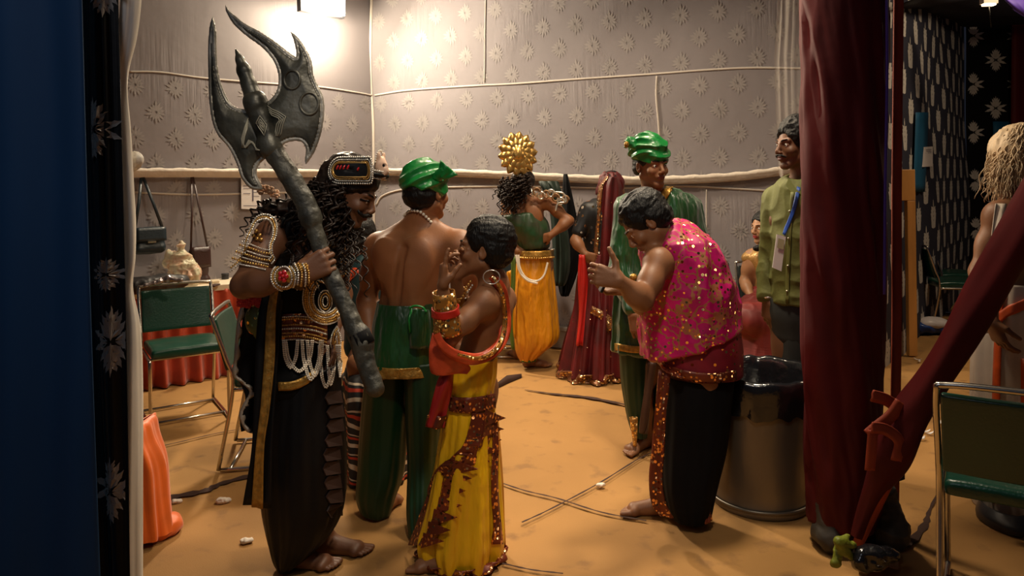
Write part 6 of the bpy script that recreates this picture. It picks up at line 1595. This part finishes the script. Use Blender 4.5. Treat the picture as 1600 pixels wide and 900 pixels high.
S.clip(P(1240, 475, 3.8), (0, 0, -1)); S.ell(neck+V3(-.04, -.04, .05), (.07, .08, .05), k=.01, sub=True)
sh_ = S.mesh('olive_shirt', mat('olive_cotton', (.12, .128, .026), .7, var=.25, vscale=4, bump=.15), O, disp=lambda p: .010*folds(p, 9, 7, (1, 1, .7)))
po = Proj(sh_)
g = []; band('shirt_placket', po, [(1236, 300), (1232, 360), (1229, 420), (1228, 474)], [(1241, 300), (1237, 360), (1234, 420), (1233, 474)], mat('olive_placket', (.15, .16, .035), .7), O, 3.7, .006)
for y in (330, 372, 415, 455): MB().ball(po(1235-(y-300)*.03, y, .012), .006, 8, 6).build('button', M['steelplate'], O)
for c in ((1232, 282, 1248, 300), (1262, 296, 1246, 300)): MB().add([P(c[0], c[1]-4, 3.74), P(c[2], c[3], 3.70), P(c[0]+4, c[1]+18, 3.69), P(c[0]-4, c[1]+8, 3.72)], [(0, 1, 2, 3)]).build('collar', bpy.data.materials['olive_cotton'], O)
band('blue_lanyard', po, [(1246, 292), (1240, 320), (1232, 342), (1224, 366)], [(1251, 294), (1245, 322), (1237, 345), (1228, 368)], mat('lanyard_blue', (.015, .08, .45), .5), O, 3.65, .012)
q = [P(a, b, 3.66) for a, b in ((1214, 366), (1228, 370), (1221, 424), (1207, 418))]; mb = MB().prism(q, V3(0, .006, 0)); mb.add([P(a, b, 3.655) for a, b in ((1216, 372), (1226, 375), (1224, 390), (1214, 387))], [(0, 1, 2, 3)], 1)
mb.build('name_badge', [M['paper'], mat('badge_tint', (.45, .42, .25), .5)], O, False)
mb = MB(); mb.tube([P(1200, 463, 3.92)+V3(.034*math.cos(t), .034*math.sin(t), 0) for t in np.linspace(0, 6.28, 20, endpoint=False)], .008, 8, closed=True); mb.build('bracelet', M['silver'], O)
M['jeans'] = mat('dark_jeans', (.028, .032, .03), .8, var=.4, vscale=5)
S = Sdf(.006); stack(S, [(455, 1210, 1300, 3.89, .13), (490, 1208, 1302, 3.89, .14), (530, 1214, 1298, 3.89, .12)], k=.03, yaw=-.15); S.mesh('jeans_seat', M['jeans'], O)
loft('jeans_leg', [(468, 1208, 1262, 3.9, .14), (520, 1211, 1258, 3.9, .13), (600, 1216, 1254, 3.88, .11), (700, 1218, 1250, 3.88, .09), (738, 1218, 1248, 3.88, .09)], M['jeans'], O, pleat(5, .03, 4, 13, .02)); loft('jeans_leg', [(468, 1252, 1304, 3.88, .14), (520, 1252, 1300, 3.87, .13), (600, 1252, 1292, 3.85, .11), (700, 1252, 1284, 3.83, .09), (742, 1252, 1282, 3.83, .09)], M['jeans'], O, pleat(5, .03, 4, 13, .02))

# ================================================================ seated woman by the back wall
Y_ = person('seated woman with long dark hair, gold blouse and maroon skirt by the back wall', P(1190, 580, 5.5))
S = Sdf(.005)
pel, chest, neck = P(1192, 477, 5.55), P(1193, 425, 5.48), P(1197, 388, 5.47); shR, shL = P(1173, 403, 5.5), P(1215, 403, 5.4)
torso(S, pel, chest, neck, shL, shR, .86)
hc = P(1194, 355, 5.44); H, R = head(S, hc, V3(-.88, -.45, -.05), .97, neck=neck)
arm(S, shR, P(1163, 440, 5.48), P(1176, 470, 5.32), .88); hand(S, P(1176, 470, 5.32), V3(.6, -.3, -.3), V3(0, 0, -1), False, s=.85)
arm(S, shL, P(1222, 450, 5.36), P(1205, 474, 5.25), .88); hand(S, P(1205, 474, 5.25), V3(-.6, -.3, -.2), V3(0, 0, -1), True, s=.85)
for hx, kx in ((1180, 1172), (1205, 1206)):
    a = V3(P(kx, 560, 5.1)[0], 5.1, 0); leg(S, P(hx, 484, 5.5), P(kx, 492, 5.08), a+UP*.07, a+V3(-.05, -.15, 0), .88)
S.mesh('body', M['skin_pale'], Y_, tint=head_tint(hc, R, .97)); face_bits(Y_, H, R, .97)
S = Sdf(.005); S.ell(H(0, -.03, .04), (.09, .11, .09), R).chain([H(0, -.08, 0), P(1207, 372, 5.5), P(1205, 388, 5.56), P(1200, 410, 5.56)], [.08, .075, .06, .04], .04).chain([P(1206, 380, 5.4), P(1190, 383, 5.36), P(1182, 388, 5.36)], [.05, .035, .02], .02); S.ell(H(0, .115, -.03), (.085, .072, .1), R, k=.02, sub=True)
S.mesh('long_hair', M['hair'], Y_, disp=lambda p: .005*folds(p, 26, 3, (1, 1, .4)))
S = Sdf(.005); stack(S, [(394, 1184, 1210, 5.46, .07), (402, 1172, 1218, 5.46, .1), (430, 1180, 1214, 5.46, .12), (448, 1182, 1212, 5.46, .11)], k=.02); S.ell(shR, (.065, .06, .05), k=.02).ell(shL, (.06, .06, .05), k=.02); S.ell(neck+V3(0, -.05, .03), (.07, .07, .06), k=.01, sub=True)
S.mesh('gold_blouse', mat('gold_satin', (.62, .36, .12), .35, metal=.3, var=.4, vscale=12, bump=.3), Y_, disp=lambda p: .003*folds(p, 16, 2))
S = Sdf(.006); stack(S, [(458, 1180, 1214, 5.42, .12), (474, 1166, 1222, 5.32, .22), (492, 1156, 1228, 5.24, .3), (520, 1152, 1230, 5.2, .28), (560, 1146, 1234, 5.16, .26), (583, 1143, 1236, 5.14, .26)], k=.03); S.ell(P(1172, 498, 5.05), (.12, .14, .1), k=.05).ell(P(1206, 498, 5.05), (.12, .14, .1), k=.05)
S.clip(P(1190, 583, 5.14), (0, 0, -1)); sk = S.mesh('maroon_skirt', mat('maroon_net', (.17, .012, .01), .6, var=.4, vscale=8), Y_, disp=lambda p: .014*folds(p, 9, 5, (1, 1, .15)))
ps_ = Proj(sk); band('skirt_border', ps_, [(1145, 566), (1170, 568), (1200, 569), (1234, 570)], [(1145, 578), (1170, 580), (1200, 581), (1236, 582)], sequin('silver_border', (.03, .02, .03), (.75, .7, .65), 40, .4, .6), Y_, 4.9, .012)

# ================================================================ white-haired actor at the right edge
A_ = person('person with long cream-white wig and white orange-bordered robe beyond the brace', P(1590, 810, 3.3))
S = Sdf(.0045)
pel, chest, neck = P(1600, 520, 3.3), P(1592, 390, 3.3), P(1592, 305, 3.3); shR, shL = P(1560, 340, 3.2), P(1640, 340, 3.42)
torso(S, pel, chest, neck, shL, shR, 1.05)
hc = P(1611, 242, 3.28); H, R = head(S, hc, V3(.95, -.25, 0), 1.03, neck=neck)
arm(S, shR, P(1532, 425, 3.2), P(1548, 500, 3.05), 1.1); hand(S, P(1548, 500, 3.05), V3(.3, -.2, -1), V3(1, 0, 0), False)
arm(S, shL, P(1670, 430, 3.4), P(1660, 500, 3.3), 1.1); hand(S, P(1660, 500, 3.3), V3(0, 0, -1), V3(-1, 0, 0), True)
for hx, kx, fx in ((1585, 1578, 1572), (1620, 1625, 1618)):
    a = on_floor(fx, 808); leg(S, P(hx, 540, 3.3), P(kx, 660, 3.28), a+UP*.075, a+V3(.18, -.05, 0), 1.05)
S.mesh('body', M['skin_mid'], A_); face_bits(A_, H, R, 1.03)
S = Sdf(.005); S.ell(H(0, -.025, .05), (.086, .106, .086), R).chain([H(0, -.07, .02), P(1592, 270, 3.3), P(1582, 300, 3.32), P(1582, 325, 3.3)], [.085, .06, .045, .025], .05); S.ell(H(0, .12, -.03), (.085, .07, .09), R, k=.02, sub=True)
S.mesh('wig', M['hair_w'], A_, disp=lambda p: .006*folds(p, 30, 3, (1, 1, .3)))
mb = MB(); rr = random.Random(23)
for i in range(300):
    th = rr.uniform(-.35, 1.35); sx = rr.uniform(-1, .3); st = H(.09*sx, -.03-.108*math.cos(th)*math.sqrt(1-min(.98, sx*sx*.8)), .05+.09*math.sin(th)-.02*rr.random()); lock(mb, st, nrm(st-hc)*.16+V3(-.06, -.04, -1)+.2*V3(rr.uniform(-1, 1), rr.uniform(-1, 1), rr.uniform(-.5, 1)), rr.uniform(.1, .27), .0034, rr.uniform(.002, .007), rr.uniform(2, 5), i, 4)
for i in range(110):
    st = H(rr.uniform(-.06, .06), rr.uniform(.02, .09), rr.uniform(-.1, -.07)); lock(mb, st, V3(.1, -.05, -1)+.2*V3(rr.uniform(-1, 1), rr.uniform(-1, 1), 0), rr.uniform(.15, .3), .004, .005, 4, 700+i, 4)
mb.build('wig_strands', M['hair_w'], A_)
M['muslin'] = mat('white_muslin', (.62, .52, .42), .6, var=.2, vscale=5, bump=.2, bscale=12); M['orange_b'] = mat('orange_border', (.75, .1, .01), .5, var=.3, vscale=20)
ro = loft('white_robe', [(440, 1546, 1650, 3.3, .15), (500, 1536, 1660, 3.3, .17), (560, 1530, 1665, 3.3, .18), (650, 1528, 1668, 3.3, .19), (740, 1524, 1668, 3.3, .19), (790, 1530, 1665, 3.3, .18)], M['muslin'], A_, pleat(10, .07, 2, 23, .03))
pr = Proj(ro)
band('orange_stripe', pr, [(1560, 445), (1556, 520), (1553, 600), (1551, 700), (1549, 785)], [(1570, 445), (1566, 520), (1563, 600), (1561, 700), (1559, 785)], M['orange_b'], A_, 3.1, .01)
band('orange_sash', pr, [(1560, 490), (1580, 476), (1612, 462)], [(1562, 506), (1582, 492), (1612, 480)], M['orange_b'], A_, 3.1, .016)
band('orange_stripe', pr, [(1596, 560), (1596, 640), (1594, 780)], [(1604, 560), (1604, 640), (1603, 780)], M['orange_b'], A_, 3.1, .01)
pxstrip('orange_hem', [(1520, 690, 3.12), (1514, 720, 3.12), (1512, 742, 3.12)], [(1530, 690, 3.12), (1532, 720, 3.12), (1534, 752, 3.12)], M['orange_b'], A_, 3.1, wave=.012)
pxstrip('shoulder_cloth', [(1556, 318, 3.12), (1550, 380, 3.1), (1545, 440, 3.1), (1536, 520, 3.1)], [(1574, 318, 3.1), (1566, 380, 3.08), (1562, 440, 3.08), (1558, 520, 3.08)], M['muslin'], A_, 3.1, wave=.01)
loft('dark_shoe', [(790, 1542, 1592, 3.2, .1), (806, 1538, 1596, 3.18, .13), (817, 1538, 1596, 3.18, .13)], M['darkgrey'], A_, lambda t, k: 1, m=12)

# ================================================================ seated person behind the axe carrier
Q_ = person('seated person in teal shirt and black-white-red striped skirt, half hidden behind the axe', P(575, 740, 3.98))
S = Sdf(.005)
pel, chest, neck = P(582, 548, 4.12), P(570, 460, 4.12), P(566, 408, 4.1); shR, shL = P(546, 425, 4.14), P(604, 425, 4.08)
torso(S, pel, chest, neck, shL, shR, .95)
hc = P(562, 374, 4.08); H, R = head(S, hc, V3(.5, .8, -.1), 1., neck=neck)
arm(S, shR, P(545, 490, 4.05), P(575, 520, 3.92)); hand(S, P(575, 520, 3.92), V3(.8, -.2, 0), V3(0, 0, -1), False)
arm(S, shL, P(612, 490, 4.05), P(600, 525, 3.9)); hand(S, P(600, 525, 3.9), V3(-.3, -.6, 0), V3(0, 0, -1), True)
for hx, kx in ((572, 560), (596, 612)):
    a = V3(P(kx, 700, 3.85)[0], 3.86, 0); leg(S, P(hx, 560, 4.1), P(kx, 570, 3.78), a+UP*.075, a+V3(0, -.14, 0), .95)
S.mesh('body', M['skin_mid'], Q_); hair_cap(H, R, 1, hc, Q_, .016, vox=.005, back=-.09)
S = Sdf(.005); stack(S, [(404, 552, 584, 4.11, .08), (418, 540, 606, 4.11, .12), (460, 542, 602, 4.12, .14), (545, 544, 606, 4.12, .15)], k=.03); S.cap(shR, P(545, 475, 4.08), .066, .058, .03).cap(shL, P(612, 475, 4.07), .066, .058, .03)
S.mesh('teal_shirt', mat('teal_cotton', (.012, .045, .05), .7), Q_, disp=lambda p: .006*folds(p, 8, 5))
S = Sdf(.005); S.cap(P(545, 432, 4.0), P(556, 425, 3.98), .03, .025, .02); S.mesh('red_scarf', M['shawl'], Q_, disp=lambda p: .006*folds(p, 20, 5))
def striped():
    m, nt, b = new_mat('striped_skirt'); L = nt.links.new
    tc = N(nt, 'ShaderNodeTexCoord'); sx = N(nt, 'ShaderNodeSeparateXYZ'); n = N(nt, 'ShaderNodeTexNoise', Scale=5., Detail=1.); L(tc.outputs['Object'], n.inputs['Vector']); L(tc.outputs['Object'], sx.inputs[0])
    a = N(nt, 'ShaderNodeMath', operation='MULTIPLY_ADD'); L(sx.outputs[2], a.inputs[0]); a.inputs[1].default_value = 9.; L(n.outputs['Fac'], a.inputs[2])
    w = N(nt, 'ShaderNodeMath', operation='FRACT'); L(a.outputs[0], w.inputs[0]); r = N(nt, 'ShaderNodeValToRGB'); L(w.outputs[0], r.inputs[0]); r.color_ramp.interpolation = 'CONSTANT'
    e = r.color_ramp.elements; e[0].color = (.01, .01, .012, 1); e[0].position = 0; e[1].position = .32; e[1].color = (.5, .42, .32, 1)
    for p, c in ((.5, (.01, .01, .012, 1)), (.72, (.45, .04, .015, 1)), (.84, (.01, .01, .012, 1)), (.93, (.5, .42, .32, 1))): q = e.new(p); q.color = c
    L(r.outputs[0], b.inputs['Base Color']); b.inputs['Roughness'].default_value = .7; return m
loft('striped_skirt', [(548, 550, 612, 4.1, .14), (566, 545, 626, 3.98, .26), (600, 541, 640, 3.9, .28), (660, 540, 644, 3.88, .26), (735, 541, 646, 3.86, .24)], striped(), Q_, pleat(9, .06, 2, 21, .02))
st = root('stool', tuple(V3(P(582, 600, 4.15)[0], 4.15, 0)), 'dark stool under the seated person in the striped skirt', 'stool')
c = np.array(st.location); MB().tube([c+V3(0, 0, .40), c+V3(0, 0, .44)], .17, 24).build('seat', M['dark_pad'], st)
for sx in (-1, 1):
    for sy in (-1, 1): MB().tube([c+V3(.11*sx, .11*sy, .4), c+V3(.15*sx, .15*sy, 0)], .012, 8).build('leg', M['blacksteel'], st)
# ---------------------------------------------------------------- camera and light
sc = bpy.context.scene
cd = bpy.data.cameras.new('camera'); cam = bpy.data.objects.new('camera', cd); COL.objects.link(cam)
cd.sensor_fit = 'HORIZONTAL'; cd.sensor_width = 36; cd.lens = 36*F_PX/1600; cd.shift_y = -(450-HY)/1600; cd.clip_start = .05
cam.matrix_world = Matrix.Translation((0, 0, HC)) @ Matrix.Rotation(math.radians(90), 4, 'X') @ Matrix.Rotation(-ROLL, 4, 'Z')
sc.camera = cam
def area(name, loc, tgt, size, power, col, spread=180):
    l = bpy.data.lights.new(name, 'AREA'); l.size = size; l.energy = power; l.color = col; l.spread = math.radians(spread)
    o = bpy.data.objects.new(name, l); COL.objects.link(o); o.location = loc
    o.rotation_euler = (Vector(tgt)-Vector(loc)).to_track_quat('-Z', 'Y').to_euler(); return o
def point(name, loc, r, power, col):
    l = bpy.data.lights.new(name, 'POINT'); l.shadow_soft_size = r; l.energy = power; l.color = col
    o = bpy.data.objects.new(name, l); COL.objects.link(o); o.location = loc; return o
WARM = (1, .84, .62)
area('flood_light', tuple(lp+nL*.06), tuple(lp+nL*2-V3(0, 0, 1.4)), .3, 165, WARM)
point('flood_spill', tuple(lp+nL*.04-V3(0, 0, .22)), .07, 100, (1, .84, .6))
area('ceiling_flood', (.5, 4.9, 3.7), (.6, 4.3, 0), .5, 72, (1, .80, .56), 150)
area('front_flood', (.75, 3.15, 3.7), (.5, 3.3, .6), .3, 44, (1, .84, .62), 120)
def spot(name, loc, tgt, ang, power, col, r=.12, blend=.6):
    l = bpy.data.lights.new(name, 'SPOT'); l.energy = power; l.color = col; l.spot_size = math.radians(ang); l.spot_blend = blend; l.shadow_soft_size = r
    o = bpy.data.objects.new(name, l); COL.objects.link(o); o.location = loc; o.rotation_euler = (Vector(tgt)-Vector(loc)).to_track_quat('-Z', 'Y').to_euler(); return o
spot('doorway_spot', (.1, 1.0, 3.2), (-.2, 3.0, 1.02), 56, 135, (1, .86, .68))
area('side_room_light', (4.6, 5.2, 3.4), (4.0, 6.3, 0), .5, 38, (1, .76, .5))
area('entrance_fill', (-1.0, .15, 2.6), (-.5, 2.6, 1.4), .8, 6, (.9, .92, 1))  # weak fill added near the camera, no lamp known there
w = bpy.data.worlds.new('world'); sc.world = w; w.use_nodes = True
w.node_tree.nodes['Background'].inputs[0].default_value = (.35, .4, .6, 1); w.node_tree.nodes['Background'].inputs[1].default_value = .03
sc.view_settings.view_transform = 'Standard'; sc.view_settings.look = 'None'; sc.view_settings.gamma = 1; sc.view_settings.exposure = -0.22; sc.view_settings.use_curve_mapping = False
try:
    sc.cycles.use_denoising = True; sc.cycles.max_bounces = 6; sc.cycles.transparent_max_bounces = 16; sc.cycles.sample_clamp_indirect = 4
except Exception: pass
